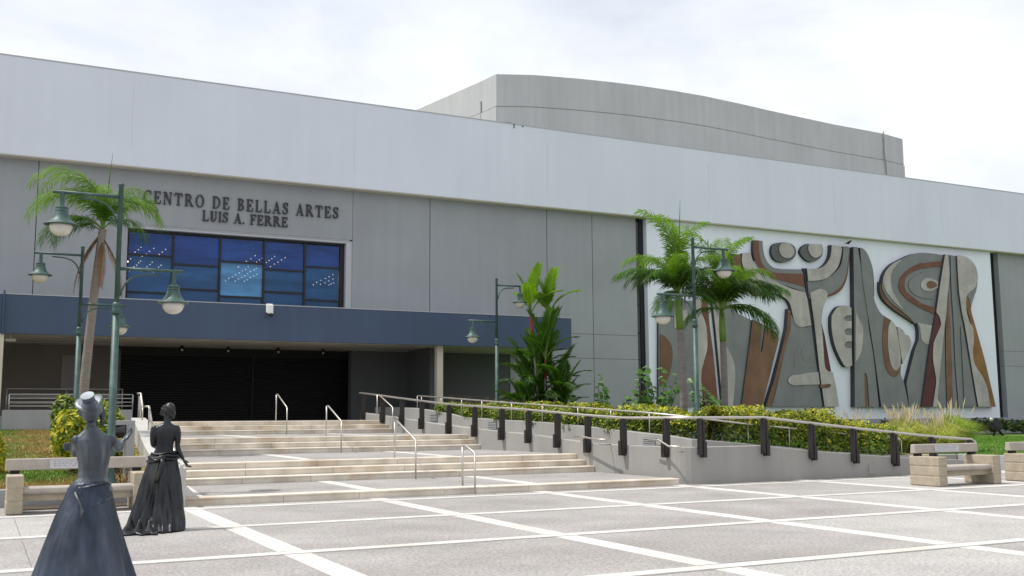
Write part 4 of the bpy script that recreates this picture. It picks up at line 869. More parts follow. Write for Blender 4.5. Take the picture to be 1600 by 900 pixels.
# ------------------------------------------------------------------ statues
def evaluated(bm_mesh, name, vox, mats, parent, iters=2):
    """join overlapping closed shapes into one continuous skin"""
    o = bpy.data.objects.new('tmp', bm_mesh); COL.objects.link(o)
    r = o.modifiers.new('r', 'REMESH'); r.mode = 'VOXEL'; r.voxel_size = vox; r.use_smooth_shade = True
    s = o.modifiers.new('s', 'SMOOTH'); s.factor = .5; s.iterations = iters
    dg = bpy.context.evaluated_depsgraph_get(); dg.update()
    me = bpy.data.meshes.new_from_object(o.evaluated_get(dg)); me.name = name
    bpy.data.objects.remove(o)
    me.materials.clear(); me.materials.append(mats)
    me.polygons.foreach_set('use_smooth', [True]*len(me.polygons))
    b = bpy.data.objects.new(name, me); COL.objects.link(b); b.parent = parent; return b
def closed(mb):
    me = mb.mesh('tmpm', bronze); fix(me); return me
def oval(cx, cy, z, wl, wr, d0, d1, n=28, pw=2.0):
    """ring with own half widths left/right and front/back depths (d0 towards -Y, d1 towards +Y)"""
    out = []
    for k in range(n):
        t = 2*PI*k/n; c, s = math.cos(t), math.sin(t)
        c = math.copysign(abs(c)**(2/pw), c); s = math.copysign(abs(s)**(2/pw), s)
        out.append((cx+c*(wr if c > 0 else wl), cy+s*(d1 if s > 0 else d0), z))
    return out
def hand(mb, wrist, tip, up, side, sc=1.0, curl=.25):
    """palm with four unequal fingers and a thumb; wrist->tip direction, up = palm normal, side = thumb side"""
    wrist, tip = Vector(wrist), Vector(tip); d = (tip-wrist).normalized(); up = Vector(up); up = (up-d*up.dot(d)).normalized(); sd = d.cross(up)*side
    pc = wrist+d*.05*sc
    Mx = Matrix((d, sd, up)).transposed()
    mb.ball(pc, (.052*sc, .040*sc, .017*sc), 8, rot=Mx)
    for k, (o, l) in enumerate(((.030, .070), (.010, .080), (-.011, .074), (-.031, .058))):
        b = wrist+d*.085*sc+sd*o*sc; l *= sc; sp = sd*(o*.55)
        p1 = b+(d+sp)*l*.45+up*l*curl*.10; p2 = p1+(d+sp)*l*.32+up*l*curl*.55; p3 = p2+d*l*.18+up*l*curl*.75
        mb.tube([b-d*.03*sc, b, p1, p2, p3], [.0105*sc, .0105*sc, .0095*sc, .0085*sc, .006*sc], 7)
    b = wrist+d*.03*sc+sd*.032*sc
    mb.tube([b-sd*.012*sc, b+sd*.018*sc+d*.018*sc, b+sd*.034*sc+d*.045*sc+up*.012*sc, b+sd*.036*sc+d*.066*sc+up*.022*sc], [.013*sc, .0125*sc, .0105*sc, .007*sc], 7)
def face(mb, c, fd, sc=1.0):
    """nose, brow, lips, chin, eyes and ears on a head centred at c and facing fd"""
    c = Vector(c); fd = Vector(fd).normalized(); rt = fd.cross(Vector((0, 0, 1))).normalized(); up = rt.cross(fd)
    P_ = lambda f, r, u: c+fd*f*sc+rt*r*sc+up*u*sc
    mb.tube([P_(.088, 0, .03), P_(.103, 0, .0), P_(.112, 0, -.022), P_(.095, 0, -.032)], [.010*sc, .012*sc, .015*sc, .010*sc], 7)
    for s in (-1, 1):
        mb.ball(P_(.079, s*.033, .018), .014*sc, 6); mb.ball(P_(.084, s*.034, .036), (.022*sc, .022*sc, .008*sc), 6)
        mb.ball(P_(.062, s*.048, -.02), .026*sc, 6)
        mb.ball(P_(-.005, s*.078, -.005), (.02*sc, .012*sc, .03*sc), 6)
    mb.ball(P_(.090, 0, -.052), (.020*sc, .020*sc, .008*sc), 6); mb.ball(P_(.088, 0, -.066), (.018*sc, .018*sc, .009*sc), 6)
    mb.ball(P_(.074, 0, -.092), .026*sc, 6)
# front statue: seen from behind, tilted hat, bell skirt
S1 = thing('bronze_statue', (.925, 10.2, 0), 'nearest bronze statue of a woman in a tilted hat and plain flaring skirt', 'statue', 'bronze statues of women in long skirts')
mb = MB()
tors = [(1.00, .02, .185, .185, .13, .13), (1.06, .01, .165, .17, .12, .12), (1.12, .015, .122, .135, .10, .10), (1.18, .02, .118, .128, .095, .10), (1.25, .025, .130, .135, .10, .105), (1.32, .025, .148, .145, .105, .115), (1.40, .02, .158, .160, .10, .115), (1.455, .02, .165, .170, .085, .09), (1.49, .015, .142, .147, .068, .07), (1.515, .005, .105, .110, .058, .06), (1.545, 0, .070, .070, .052, .054), (1.575, 0, .050, .050, .048, .05)]
mb.rings([oval(cx, .0, z, wl, wr, d0, d1) for z, cx, wl, wr, d0, d1 in tors])
mb.tube([(.0, .0, 1.49), (0, .01, 1.56), (-.005, .02, 1.63), (-.01, .03, 1.70)], [.062, .050, .052, .06], 14)
mb.ball((-.01, .03, 1.715), (.077, .098, .112), 12)
face(mb, (-.01, .03, 1.715), (.15, 1, .05))
mb.ball((.160, .0, 1.455), .046, 8); mb.ball((-.125, .0, 1.455), .046, 8)
mb.tube([(.17, 0, 1.46), (.215, .02, 1.42), (.245, .06, 1.375), (.25, .09, 1.37)], [.047, .043, .038, .036], 12)
mb.tube([(.25, .09, 1.37), (.27, .17, 1.40), (.285, .25, 1.425)], [.040, .034, .025], 12)
hand(mb, (.285, .25, 1.425), (.38, .27, 1.525), (-.5, -.2, .85), 1, 1.0, .35)
mb.tube([(-.125, .02, 1.46), (-.12, .10, 1.40), (-.115, .19, 1.33)], [.046, .042, .038], 12)
mb.tube([(-.115, .19, 1.33), (-.10, .22, 1.36), (-.095, .20, 1.385)], [.040, .032, .024], 12)
hand(mb, (-.095, .19, 1.385), (-.19, .16, 1.395), (0, -1, .1), 1, .9, .15)
evaluated(closed(mb), 'body', .0065, bronze, S1)
mb = MB()       # hair: soft roll under the brim
mb.ball((-.012, .0, 1.735), (.104, .108, .085), 10); mb.ball((-.02, -.045, 1.68), (.072, .06, .07), 10); mb.ball((.085, .03, 1.69), (.026, .04, .075), 8); mb.ball((-.09, .02, 1.71), (.03, .05, .05), 8)
mb.tube([(.088, .02, 1.66), (.09, .01, 1.62), (.082, .0, 1.585)], [.024, .02, .008], 8)
evaluated(closed(mb), 'hair', .0075, bronze, S1, 3)
# hat
nrm = Vector((-.30, -.52, .80)).normalized(); rot = nrm.to_track_quat('Z', 'Y').to_matrix().to_4x4()
hb = MB(); n = 30; rg = []
for r, z, w in ((.02, .004, 0), (.07, .004, 0), (.10, .004, .006), (.138, .002, .020), (.142, -.008, .020), (.10, -.010, .006), (.03, -.012, 0)):
    rg.append([(r*math.cos(2*PI*k/n)*1.0, r*math.sin(2*PI*k/n)*1.04, z+w*math.sin(2*2*PI*k/n+.8)) for k in range(n)])
hb.rings(rg)
h0 = hb.build('hat', bronzeH, S1, True, world=False); h0.matrix_local = Matrix.Translation((-.035, -.005, 1.80)) @ rot @ Matrix.Scale(.86, 4)
cb = MB(); cb.lathe([(.070, -.006), (.066, .02), (.064, .062), (.068, .072), (.072, .076), (.070, .082), (.02, .080)], n=28); cb.build('hat_crown', bronzeH, h0, 'auto', world=False)
def skirt(parent, prof, n, fold, name, ma):
    """prof rows: z, cx, cy, wl, wr, d0(back), d1"""
    zs = [p_[0] for p_ in prof]; mb = MB(); rg = []; M_ = 46
    for i in range(M_+1):
        z = zs[0]+(zs[-1]-zs[0])*i/M_
        v = [lerp(z, zs, [p_[k] for p_ in prof]) for k in range(1, 7)]
        ring = []
        for k in range(n):
            t = 2*PI*k/n; c, s = math.cos(t), math.sin(t); g = 1+fold(t, (zs[0]-z)/(zs[0]-zs[-1]))
            ring.append((v[0]+c*(v[3] if c > 0 else v[2])*g, v[1]+s*(v[5] if s > 0 else v[4])*g, z+.012*math.sin(5*t)*(1 if i == M_ else 0)))
        rg.append(ring)
    mb.rings(rg); return mb.build(name, ma, parent, True, world=False)
def f1(t, h):
    ridge = lambda a, w: math.exp(-((math.atan2(math.sin(t-a), math.cos(t-a)))/w)**2)
    return h*(.040*math.sin(3*t+1.2)+.015*math.sin(7*t+2+2*h)+.007*math.sin(13*t+3*h))-.06*ridge(-1.62+.1*h, .06)*min(1, h*4)*(1-.7*h)-.05*ridge(-2.3-.12*h, .05)*min(1, h*2)+.03*ridge(-1.2+.15*h, .05)*h+.10*h*ridge(-.12, .13)-.05*h*ridge(-.35, .10)+.03*ridge(-2.05+.25*h, .07)*(1-h)-.03*ridge(-1.85+.2*h, .09)*min(1, h*3)*(1-h)
skirt(S1, [(1.085, .015, 0, .150, .155, .118, .118), (1.04, .01, 0, .185, .175, .135, .135), (.93, .0, -.01, .215, .205, .17, .16), (.79, -.01, -.02, .272, .245, .22, .19), (.5, -.025, -.03, .36, .335, .30, .25), (.2, -.035, -.04, .455, .425, .37, .30), (0.0, -.05, -.05, .52, .495, .42, .33)], 160, f1, 'skirt', bronzeB)
# folds of the wrapped overskirt: a hem line across the hips and a knotted tail
mb = MB()
pts = []
for k in range(25):
    t = -PI+PI*k/24*1.0; pts.append((.012+.168*math.cos(t), -.0+.135*math.sin(t), 1.055-.02*math.sin(2*t)))
mb.tube(pts, [.009]*25, 6); 
mb.tube([(-.13, -.145, 1.0), (-.085, -.205, .90), (-.07, -.225, .84), (-.085, -.235, .76)], [.012, .012, .02, .008], 6)
mb.tube([(.19, -.10, .95), (.10, -.17, .91), (.0, -.20, .88)], [.006, .007, .004], 6)
mb.build('waist_folds', bronze, S1, True, world=False)
# back statue: bare back, head turned, draped skirt with train
S2 = thing('bronze_statue', (2.53, 16.5, 0), 'dark bronze statue of a bareheaded woman in a draped knotted skirt before the steps', 'statue', 'bronze statues of women in long skirts', -.14)
mb = MB()
tors = [(1.04, -.005, .19, .19, .13, .13), (1.10, .0, .17, .17, .115, .12), (1.17, .0, .135, .13, .10, .105), (1.23, .003, .125, .122, .098, .10), (1.30, .005, .132, .132, .10, .105), (1.38, .008, .15, .15, .105, .115), (1.45, .01, .165, .165, .10, .11), (1.50, .012, .168, .168, .085, .09), (1.535, .015, .14, .14, .065, .07), (1.56, .02, .085, .085, .055, .06), (1.585, .025, .056, .056, .05, .052)]
mb.rings([oval(cx, 0, z, wl, wr, d0, d1) for z, cx, wl, wr, d0, d1 in tors])
mb.tube([(.02, 0, 1.54), (.028, .005, 1.60), (.035, .01, 1.68), (.04, .015, 1.74)], [.062, .052, .055, .06], 14)
HC = (.035, .01, 1.765); FD = (-.80, .35, .42)
rt3 = Vector(FD).normalized().to_track_quat('X', 'Z').to_matrix()
mb.ball(HC, (.098, .080, .112), 12, rot=rt3)
face(mb, HC, FD, 1.0)
mb.ball((.165, 0, 1.49), .052, 8); mb.ball((-.15, 0, 1.49), .052, 8)
mb.tube([(.16, 0, 1.495), (.185, -.005, 1.42), (.19, -.01, 1.32), (.185, .0, 1.24)], [.055, .05, .043, .038], 12)
mb.tube([(.185, .0, 1.24), (.205, -.015, 1.16), (.25, -.03, 1.07), (.275, -.03, 1.03)], [.038, .037, .029, .024], 12)
hand(mb, (.275, -.03, 1.03), (.335, -.03, .93), (.55, -.3, .7), -1, 1.05, .45)
mb.tube([(-.145, 0, 1.495), (-.165, .0, 1.42), (-.172, .01, 1.33), (-.165, .03, 1.25)], [.055, .05, .043, .038], 12)
mb.tube([(-.165, .03, 1.25), (-.13, .12, 1.22), (-.07, .21, 1.22)], [.038, .034, .024], 12)
hand(mb, (-.07, .21, 1.22), (.02, .26, 1.24), (0, -.2, 1), 1, 1.0, .3)
evaluated(closed(mb), 'body', .0065, bronzeD, S2)
mb = MB(); mb.ball((.055, .0, 1.785), (.085, .085, .10), 10); mb.ball((.085, -.005, 1.74), (.062, .07, .09), 10); mb.ball((.10, -.03, 1.68), (.035, .045, .05), 8)
mb.tube([(-.02, -.08, 1.83), (.06, -.085, 1.80), (.11, -.06, 1.72)], [.012, .016, .016], 8)
evaluated(closed(mb), 'hair', .0075, bronzeD, S2, 2)
def f2(t, h):
    g = 0
    for k, (a, w, amp) in enumerate(((-2.75, .10, .10), (-2.35, .09, -.10), (-2.05, .10, .12), (-1.75, .07, -.10), (-1.45, .09, .09), (-1.15, .07, -.09), (-.85, .10, .08), (-.55, .07, -.07), (-.25, .09, .06), (.4, .12, -.06), (1.0, .12, .06), (1.7, .12, -.06), (2.4, .12, .06), (3.0, .1, -.05))):
        aa = a+.25*math.sin(2.2*h+k); dlt = math.atan2(math.sin(t-aa), math.cos(t-aa)); g += amp*1.15*math.exp(-(dlt/(w*.75))**2)*min(1, .3+1.2*h)
    return g+.026*math.sin(19*t+5*h)*min(1, h*2+.2)+.018*math.sin(31*t-7*h)*min(1, h*2)
skirt(S2, [(1.13, -.005, 0, .165, .160, .115, .12), (1.07, -.01, 0, .20, .19, .135, .135), (.93, -.01, -.01, .245, .215, .17, .16), (.70, -.01, -.03, .305, .255, .22, .18), (.38, -.01, -.06, .40, .30, .30, .21), (.12, -.01, -.10, .48, .335, .40, .23), (.0, -.02, -.13, .52, .345, .48, .24)], 200, f2, 'skirt', bronzeD)
mb = MB()
for j, (zo, r, a) in enumerate(((1.12, .022, .02), (1.075, .026, .035), (1.03, .020, .05))):
    pts = []
    for k in range(33):
        t = 2*PI*k/32; pts.append((-.005+(.178+.03*j)*math.cos(t), (.128+.022*j)*math.sin(t), zo+a*math.cos(t)*.6+.012*math.sin(4*t+j)))
    mb.tube(pts, [r*(.8+.3*math.sin(3*k+j)) for k in range(33)], 8)
mb.ball((-.03, -.165, 1.05), (.055, .035, .045), 8)
mb.tube([(-.03, -.18, 1.05), (-.02, -.205, .97), (-.05, -.235, .86), (-.09, -.26, .76), (-.11, -.27, .70)], [.03, .045, .04, .028, .010], 8)
mb.tube([(-.04, -.18, 1.05), (-.12, -.17, 1.02), (-.18, -.14, 1.05)], [.025, .022, .012], 8)
mb.build('sash', bronzeD, S2, True, world=False)
mb = MB()     # train spread on the paving towards the viewer
rows = []
for i in range(9):
    v = i/8; y = -.40-.33*v; zz = .13*(1-v)**1.6+.022
    rows.append([(-.46-.14*v+(.36+.18*v)*k/14*1.0, y+.03*math.sin(k*1.3)*v-(.06 if k > 7 else 0)*v, zz*(1+.5*math.sin(k*1.25+.4))+.006) for k in range(15)])
vs = [p_ for r_0 in rows for p_ in r_0]+[(p_[0], p_[1], 0.002) for r_0 in rows for p_ in r_0]
fs = [(i*15+k, i*15+k+1, (i+1)*15+k+1, (i+1)*15+k) for i in range(8) for k in range(14)]
o = 135; fs += [(o+i*15+k, o+(i+1)*15+k, o+(i+1)*15+k+1, o+i*15+k+1) for i in range(8) for k in range(14)]
edge = [k for k in range(15)]+[i*15+14 for i in range(1, 9)]+[8*15+k for k in range(13, -1, -1)]+[i*15 for i in range(7, 0, -1)]
for a, b in zip(edge, edge[1:]+edge[:1]): fs.append((a, o+a, o+b, b))
mb.add(vs, fs); mb.build('train', bronzeD, S2, True, world=False)
# ------------------------------------------------------------------ vegetation
def frond(name, Ln, e0, e1, n, leaf, wid, droop, mats, vee=.5, fwd=.7, start=.12, curl=1.0, ruffle=.15, two=True):
    """pinnate palm frond growing along +X; e0..e1 elevation in degrees along the rachis"""
    mb = MB(); pts = []; p_ = Vector((0, 0, 0)); K = 14; dirs = []
    for i in range(K+1):
        e = math.radians(e0+(e1-e0)*(i/K)**curl); d = Vector((math.cos(e), 0, math.sin(e))); pts.append(p_.copy()); dirs.append(d); p_ = p_+d*Ln/K
    mb.tube(pts, [.028*(1-i/K)+.005 for i in range(K+1)], 5, 1)
    V = []; F_ = []; rnd = random.Random(hash(name) % 9999 if False else len(name)*77+int(Ln*100)+int(e0))
    for i in range(n):
        t = start+(1-start)*i/(n-1); f = t*K; a = min(int(f), K-1); w = f-a
        base = pts[a].lerp(pts[a+1], w); d = dirs[a].lerp(dirs[a+1], w).normalized(); nrm = Vector((-d.z, 0, d.x))
        ll = leaf*(math.sin(PI*min(1, .12+.80*t))**.65)*rnd.uniform(.85, 1.12)
        for s in (-1, 1):
            sd = Vector((0, s, 0)); q = rnd.uniform(-ruffle, ruffle)
            dr = (sd*1.0+d*(fwd+.5*t)+nrm*(vee+q)).normalized()
            m1 = base+dr*ll*.5+Vector((0, 0, -droop*ll*.12)); tip = base+dr*ll*.92+Vector((0, 0, -droop*ll*rnd.uniform(.35, .6)))
            wv = d*wid*.5
            o = len(V); V += [base-wv*.5, base+wv*.5, m1+wv, m1-wv, tip]; F_ += [(o, o+1, o+2, o+3), (o+3, o+2, o+4)]
    mb.add(V, F_, 0); me = mb.mesh(name, mats); return me
def palm(name, base, top, r0, r1, label, group, barkm, fronds, shaft_h=0.0, seed=1, spear=None, bow=.1, shm=None):
    t = thing(name, base, label, 'palm tree', group); rn = random.Random(seed)
    b, e = Vector(base), Vector(top); pts = []
    for i in range(13):
        u = i/12; q = b.lerp(e, u); q.x += bow*math.sin(PI*u); pts.append(q)
    rs = [r0+(r1-r0)*(i/12) for i in range(13)]; rs[0] *= 1.3
    trk = []; rr2 = []
    for i in range(12):
        for k in range(5): trk.append(pts[i].lerp(pts[i+1], k/5)); rr2.append((rs[i]+(rs[i+1]-rs[i])*k/5)*(1.05 if k == 0 else 1.0))
    MB().tube(trk+[pts[-1]], rr2+[rs[-1]], 14).build('trunk', barkm, t, True)
    tp_ = pts[-1]
    if shaft_h:
        d = (pts[-1]-pts[-2]).normalized()
        MB().tube([tp_-d*.02, tp_+d*shaft_h*.3, tp_+d*shaft_h*.8, tp_+d*shaft_h], [r1*1.05, r1*1.1, r1*.85, r1*.5], 14).build('crownshaft', shm or shaft, t, True); tp_ = tp_+d*shaft_h
    for me, az, sc, dz in fronds:
        o = inst('frond', me, t, tuple(tp_-b+Vector((0, 0, dz))), math.radians(az), sc)
    if spear:
        MB().tube([tp_, tp_+Vector(spear)*.5, tp_+Vector(spear)], [.03, .022, .004], 6).build('spear_leaf', fr_g, t, True)
    return t
# left palm (plumy, arching fronds)
fa = [frond('frond_steep', 3.7, 88, -80, 92, .66, .030, .9, [fr_b, shaft], .2, .8, curl=1.5, ruffle=.8), frond('frond_arching', 3.2, 78, -85, 84, .68, .030, 1.1, [fr_b, shaft], .15, .8, curl=1.15, ruffle=.8),
      frond('frond_low', 2.5, 45, -88, 76, .64, .030, 1.1, [fr_g, shaft], .15, .8, ruffle=.8), frond('frond_green', 3.0, 80, -60, 84, .64, .030, 1.0, [fr_g, shaft], .2, .8, curl=1.3, ruffle=.8), frond('frond_dead', 1.9, -50, -89, 60, .34, .026, 1.2, [fr_x, stemb], .1, 1.2)]
lb = Vector((2.55, 31.6, .75)); lt = Vector((2.90, 31.3, 7.0))
palm('palm_tree', lb, lt, .138, .11, 'leaning palm with drooping feathery fronds on the left lawn, some fronds dead', 'palm trees', bark,
     [(fa[0], 176, 0.90, 0), (fa[0], 150, 0.86, 0), (fa[1], 200, 0.86, 0), (fa[1], 165, 0.93, 0), (fa[2], 182, 0.86, 0), (fa[2], 208, 0.82, -.05), (fa[3], 225, 0.73, 0), (fa[3], 255, 0.65, 0), (fa[0], 20, 0.71, 0), (fa[3], -12, 0.69, 0), (fa[1], -25, 0.73, 0), (fa[1], 8, 0.76, 0), (fa[2], -40, 0.73, 0), (fa[3], -60, 0.65, 0), (fa[3], 60, 0.69, 0), (fa[0], 110, 0.73, 0), (fa[0], -95, 0.60, 0), (fa[2], 165, 0.69, -.1), (fa[4], 185, 1.00, -.1), (fa[4], 172, 0.85, -.15), (fa[4], -40, 0.95, -.25), (fa[4], -95, 0.80, -.3)], 0, 3, (.2, .15, 2.3), -.05)
# two green palms by the mural
fb = [frond('frond_steep', 3.3, 89, 5, 84, .82, .040, .9, [fr_b, shaft], .3, .75, curl=2.2, ruffle=.4), frond('frond_arching', 3.0, 76, -45, 80, .84, .040, 1.0, [fr_b, shaft], .25, .75, curl=1.5, ruffle=.4),
      frond('frond_level', 2.8, 52, -40, 76, .80, .040, 1.1, [fr_g, shaft], .2, .75, curl=1.2, ruffle=.4), frond('frond_dark', 2.8, 66, -62, 78, .80, .040, 1.1, [fr_d, shaft], .2, .75, curl=1.2, ruffle=.4), frond('frond_low', 2.4, 22, -75, 70, .74, .040, 1.1, [fr_g, shaft], .15, .8, ruffle=.4)]
palm('palm_tree', (18.72, 25.45, .75), (18.55, 25.25, 4.2), .12, .10, 'left green palm before the mural, its top frond curling over the white parapet', 'palm trees', barkL,
     [(fb[0], 165, 0.90, 0), (fb[0], 205, 0.81, 0), (fb[2], 172, 0.82, 0), (fb[1], 140, 0.76, 0), (fb[4], 205, 0.68, -.05), (fb[3], 190, 0.63, -.05), (fb[1], 60, 0.81, 0), (fb[0], 40, 0.81, 0), (fb[3], -20, 0.81, 0), (fb[3], 20, 0.76, 0), (fb[2], -70, 0.71, 0), (fb[1], -120, 0.68, 0), (fb[1], -5, 0.76, 0), (fb[3], 100, 0.81, 0), (fb[4], -140, 0.62, -.05), (fb[2], -150, .7, 0), (fb[3], 150, .7, 0), (fb[1], 95, .8, 0), (fb[3], -100, .7, 0), (fb[0], -60, .75, 0), (fb[4], -30, 0.66, -.05)], 1.05, 5, (.25, .1, 2.9), .05)
palm('palm_tree', (20.42, 25.7, .65), (20.3, 25.45, 3.9), .115, .095, 'right one of the two green palms before the mural, with broad drooping fronds', 'palm trees', barkL,
     [(fb[1], -25, 0.77, 0), (fb[2], -5, 0.81, 0), (fb[4], -35, 0.85, 0), (fb[1], 20, 0.85, 0), (fb[0], 45, 0.85, 0), (fb[0], -60, 0.77, 0), (fb[0], 0, 0.81, 0), (fb[0], 170, 0.72, 0), (fb[3], 170, 0.77, 0), (fb[2], 200, 0.63, 0), (fb[3], 100, 0.81, 0), (fb[1], 130, 0.85, 0), (fb[3], -80, 0.72, 0), (fb[4], -15, 0.90, -.05), (fb[3], 5, 0.95, 0), (fb[0], 120, 0.90, 0), (fb[2], -45, 0.81, 0), (fb[2], 65, .8, 0), (fb[3], -50, .8, 0), (fb[1], 160, .75, 0), (fb[3], 45, .85, 0), (fb[1], -110, .75, 0), (fb[4], 150, 0.63, -.05)], 1.0, 8, (.2, .1, 1.9), .04)
# red stemmed palm clump
flb = [frond('frond_upright', 2.0, 86, 55, 26, .68, .090, .35, [fr_b, shaft], .45, 1.15, .22), frond('frond_spread', 1.8, 66, 8, 26, .64, .090, .6, [fr_b, shaft], .4, 1.1, .22)]
fl = [frond('frond_upright', 2.1, 84, 52, 26, .66, .090, .35, [fr_g, shaft], .45, 1.15, .22), frond('frond_spread', 1.9, 64, 2, 26, .62, .090, .6, [fr_g, shaft], .4, 1.1, .22), frond('frond_gold', 1.8, 58, -12, 24, .58, .080, .7, [fr_y, fr_y], .4, 1.1, .22), frond('frond_dark', 2.0, 66, 0, 26, .68, .090, .6, [fr_g, shaft], .4, 1.1, .2), frond('frond_low', 1.9, 42, -35, 26, .66, .090, .8, [fr_d, shaft], .35, 1.1, .2)]
CL = thing('red_stemmed_palm', (18.75, 34.3, 1.2), 'clump of red stemmed palms with upright fronds standing before the navy canopy', 'palm tree', 'palm trees')
rx = Vector((.89, -.455, 0))
rn = random.Random(11)
stems = [(-.4, -.55, 1.9, 2), (.5, .7, 1.7, 2), (-.2, -.4, .7, 1), (.25, .5, .8, 1), (-.15, -.50, 4.6, 4.6), (.12, .42, 4.6, 4.9), (.05, .12, 2.9, 3.2), (-.05, -.2, 2.3, 2.4), (.2, .35, 2.3, 2.0), (-.3, -.6, 1.3, 1.5), (.35, .8, 1.3, 1.5), (0, .05, 1.4, 1.2), (-.45, -.85, .9, 1), (.5, .95, .9, 1)]
for i, (xb, xt, hz, _) in enumerate(stems):
    yb = rn.uniform(-.3, .3); b = Vector((18.75, 34.3, 1.15))+rx*xb+Vector((0, yb, 0)); tp_ = Vector((18.75, 34.3, 1.15+hz*1.02-.3))+rx*xt+Vector((0, yb*1.4, 0))
    md = b.lerp(tp_, .72)
    if hz > .9: MB().tube([b, b.lerp(tp_, .4), md], [.05, .045, .04], 8).build('stem', stemb if i % 2 else barkL, CL, True)
    MB().tube([md-(tp_-md)*.05, md.lerp(tp_, .6), tp_], [.045, .05, .03], 8).build('red_crownshaft', redst, CL, True)
    big = hz > 3
    k = 6 if big else 8
    a0 = rn.uniform(0, 60)
    for j in range(k):
        az = a0+360*j/k+rn.uniform(-15, 15)
        me = (flb[1] if j % 2 else flb[0]) if hz > 4 else (fl[1] if j % 3 == 1 else fl[0]) if hz > 2.2 else (fl[0], fl[3], fl[4])[j % 3]
        inst('frond', me, CL, tuple(tp_-Vector((18.75, 34.3, 1.2))-Vector((0, 0, .1))), math.radians(az), rn.uniform(.72, .98)*(1.0 if hz > 1.3 else .85))
# leafy shrubs
def leaves(mb, pts_n, sampler, size, weights, seed, up=.5, fold=.25, wz=None):
    rn = np.random.RandomState(seed); V = []; F_ = []; Mi = []
    for i in range(pts_n):
        c, nrm = sampler(rn)
        n = Vector(nrm)+Vector(rn.normal(0, .55, 3))+Vector((0, 0, up)); n.normalize()
        a = n.orthogonal().normalized(); a = Matrix.Rotation(rn.uniform(0, 6.28), 3, n) @ a; b = n.cross(a)
        s = size*rn.uniform(.65, 1.3); c = Vector(c); o = len(V)
        V += [c-a*s, c+b*s*.38-n*s*fold*.0, c+a*s-n*s*.25, c-b*s*.38, c+n*s*.0]
        V[-1] = c-n*s*fold*.4
        F_ += [(o, o+4, o+1), (o+4, o+2, o+1), (o, o+3, o+4), (o+4, o+3, o+2)]
        ww = weights
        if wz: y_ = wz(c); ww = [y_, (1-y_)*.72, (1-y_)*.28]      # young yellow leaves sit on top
        q = rn.choice(len(weights), p=ww); Mi += [q]*4
    o = len(mb.v); mb.v += [tuple(v) for v in V]; mb.f += [tuple(i+o for i in f) for f in F_]; mb.m += [int(q) for q in Mi]
def hedge():
    t = thing('croton_hedge', (17.6, 30, 1), 'clipped yellow and green croton hedge behind the ramp railing', 'hedge')
    P = [Vector((16.05, 36.6)), Vector((16.62, 31)), Vector((17.3, 24.6)), Vector((18.1, 23.2)), Vector((21, 23.05)), Vector((23.0, 23.0)), Vector((24.3, 23.1))]
    ln = [(P[i+1]-P[i]).length for i in range(len(P)-1)]; tot = sum(ln); cum = np.cumsum([0]+ln)
    top = lambda s: lerp(s, [0, 5.6, 12, 13.5, 16.3, 18.5, tot], [2.08, 1.98, 1.82, 1.82, 1.76, 1.52, 1.15])
    def at(s):
        i = min(int(np.searchsorted(cum, s, 'right'))-1, len(P)-2); w = (s-cum[i])/ln[i]; p_ = P[i].lerp(P[i+1], w); d = (P[i+1]-P[i]).normalized(); return p_, Vector((-d.y, d.x))
    def smp(rn):
        s = rn.uniform(0, tot); p_, nn = at(s); zt_ = top(s)+.10*math.sin(s*2.3)+.07*math.sin(s*5.1+1); zb_ = zright(p_.x, p_.y)+.12
        hw = .68+.10*math.sin(s*3.1); a = rn.uniform(-.25, PI+.25); sh = rn.uniform(.55, 1.05)**.5
        o_ = math.cos(a)*hw*sh; z = zb_+(zt_-zb_)*(.45+.55*math.sin(a)*sh) if math.sin(a) > 0 else zb_+(zt_-zb_)*rn.uniform(.15, .5)
        if rn.uniform() < .45: z = zb_+(zt_-zb_)*rn.uniform(-.05, 1.0); o_ = hw*(1 if rn.uniform() < .5 else -1)*rn.uniform(.7, 1.05)*(1-.35*max(0, (z-zb_)/(zt_-zb_)-.6))
        q = p_+nn*o_
        return (q.x, q.y, z), (nn.x*math.copysign(1, o_)*.6, nn.y*math.copysign(1, o_)*.6, .5)
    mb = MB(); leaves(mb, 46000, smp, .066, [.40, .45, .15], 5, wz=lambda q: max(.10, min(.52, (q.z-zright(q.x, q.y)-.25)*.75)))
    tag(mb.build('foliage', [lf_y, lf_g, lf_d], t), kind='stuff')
    mb = MB(); rn = random.Random(4)
    for k in range(170):
        s = rn.uniform(0, tot); p_, nn = at(s); z = zright(p_.x, p_.y); q = p_+nn*rn.uniform(-.35, .35); l = Vector((rn.uniform(-.25, .25), rn.uniform(-.25, .25), 0))
        mb.tube([(q.x, q.y, z-.05), (q.x+l.x*.4, q.y+l.y*.4, z+.35), (q.x+l.x, q.y+l.y, z+.85)], [.016, .012, .006], 4)
    tag(mb.build('stems', stemb, t), kind='stuff')
sv = []
for y in (41.5, 38, 36, 33, 30, 27, 24.5, 22.57):
    for x in (14.85-.105*(y-41.5)-.03 if False else xi(y)+.12, 18.8): sv.append((x, y, max(zright(x, y), 0)+.06))
sv += [(21.5, 24.5, .69), (21.5, 22.57, .64), (25.2, 24.5, .50), (25.2, 22.57, .45)]
structure('planting_soil', MB().add(sv, [(2*k, 2*k+2, 2*k+3, 2*k+1) for k in range(7)]+[(13, 15, 17, 16), (16, 17, 19, 18)]), soil)
hedge()
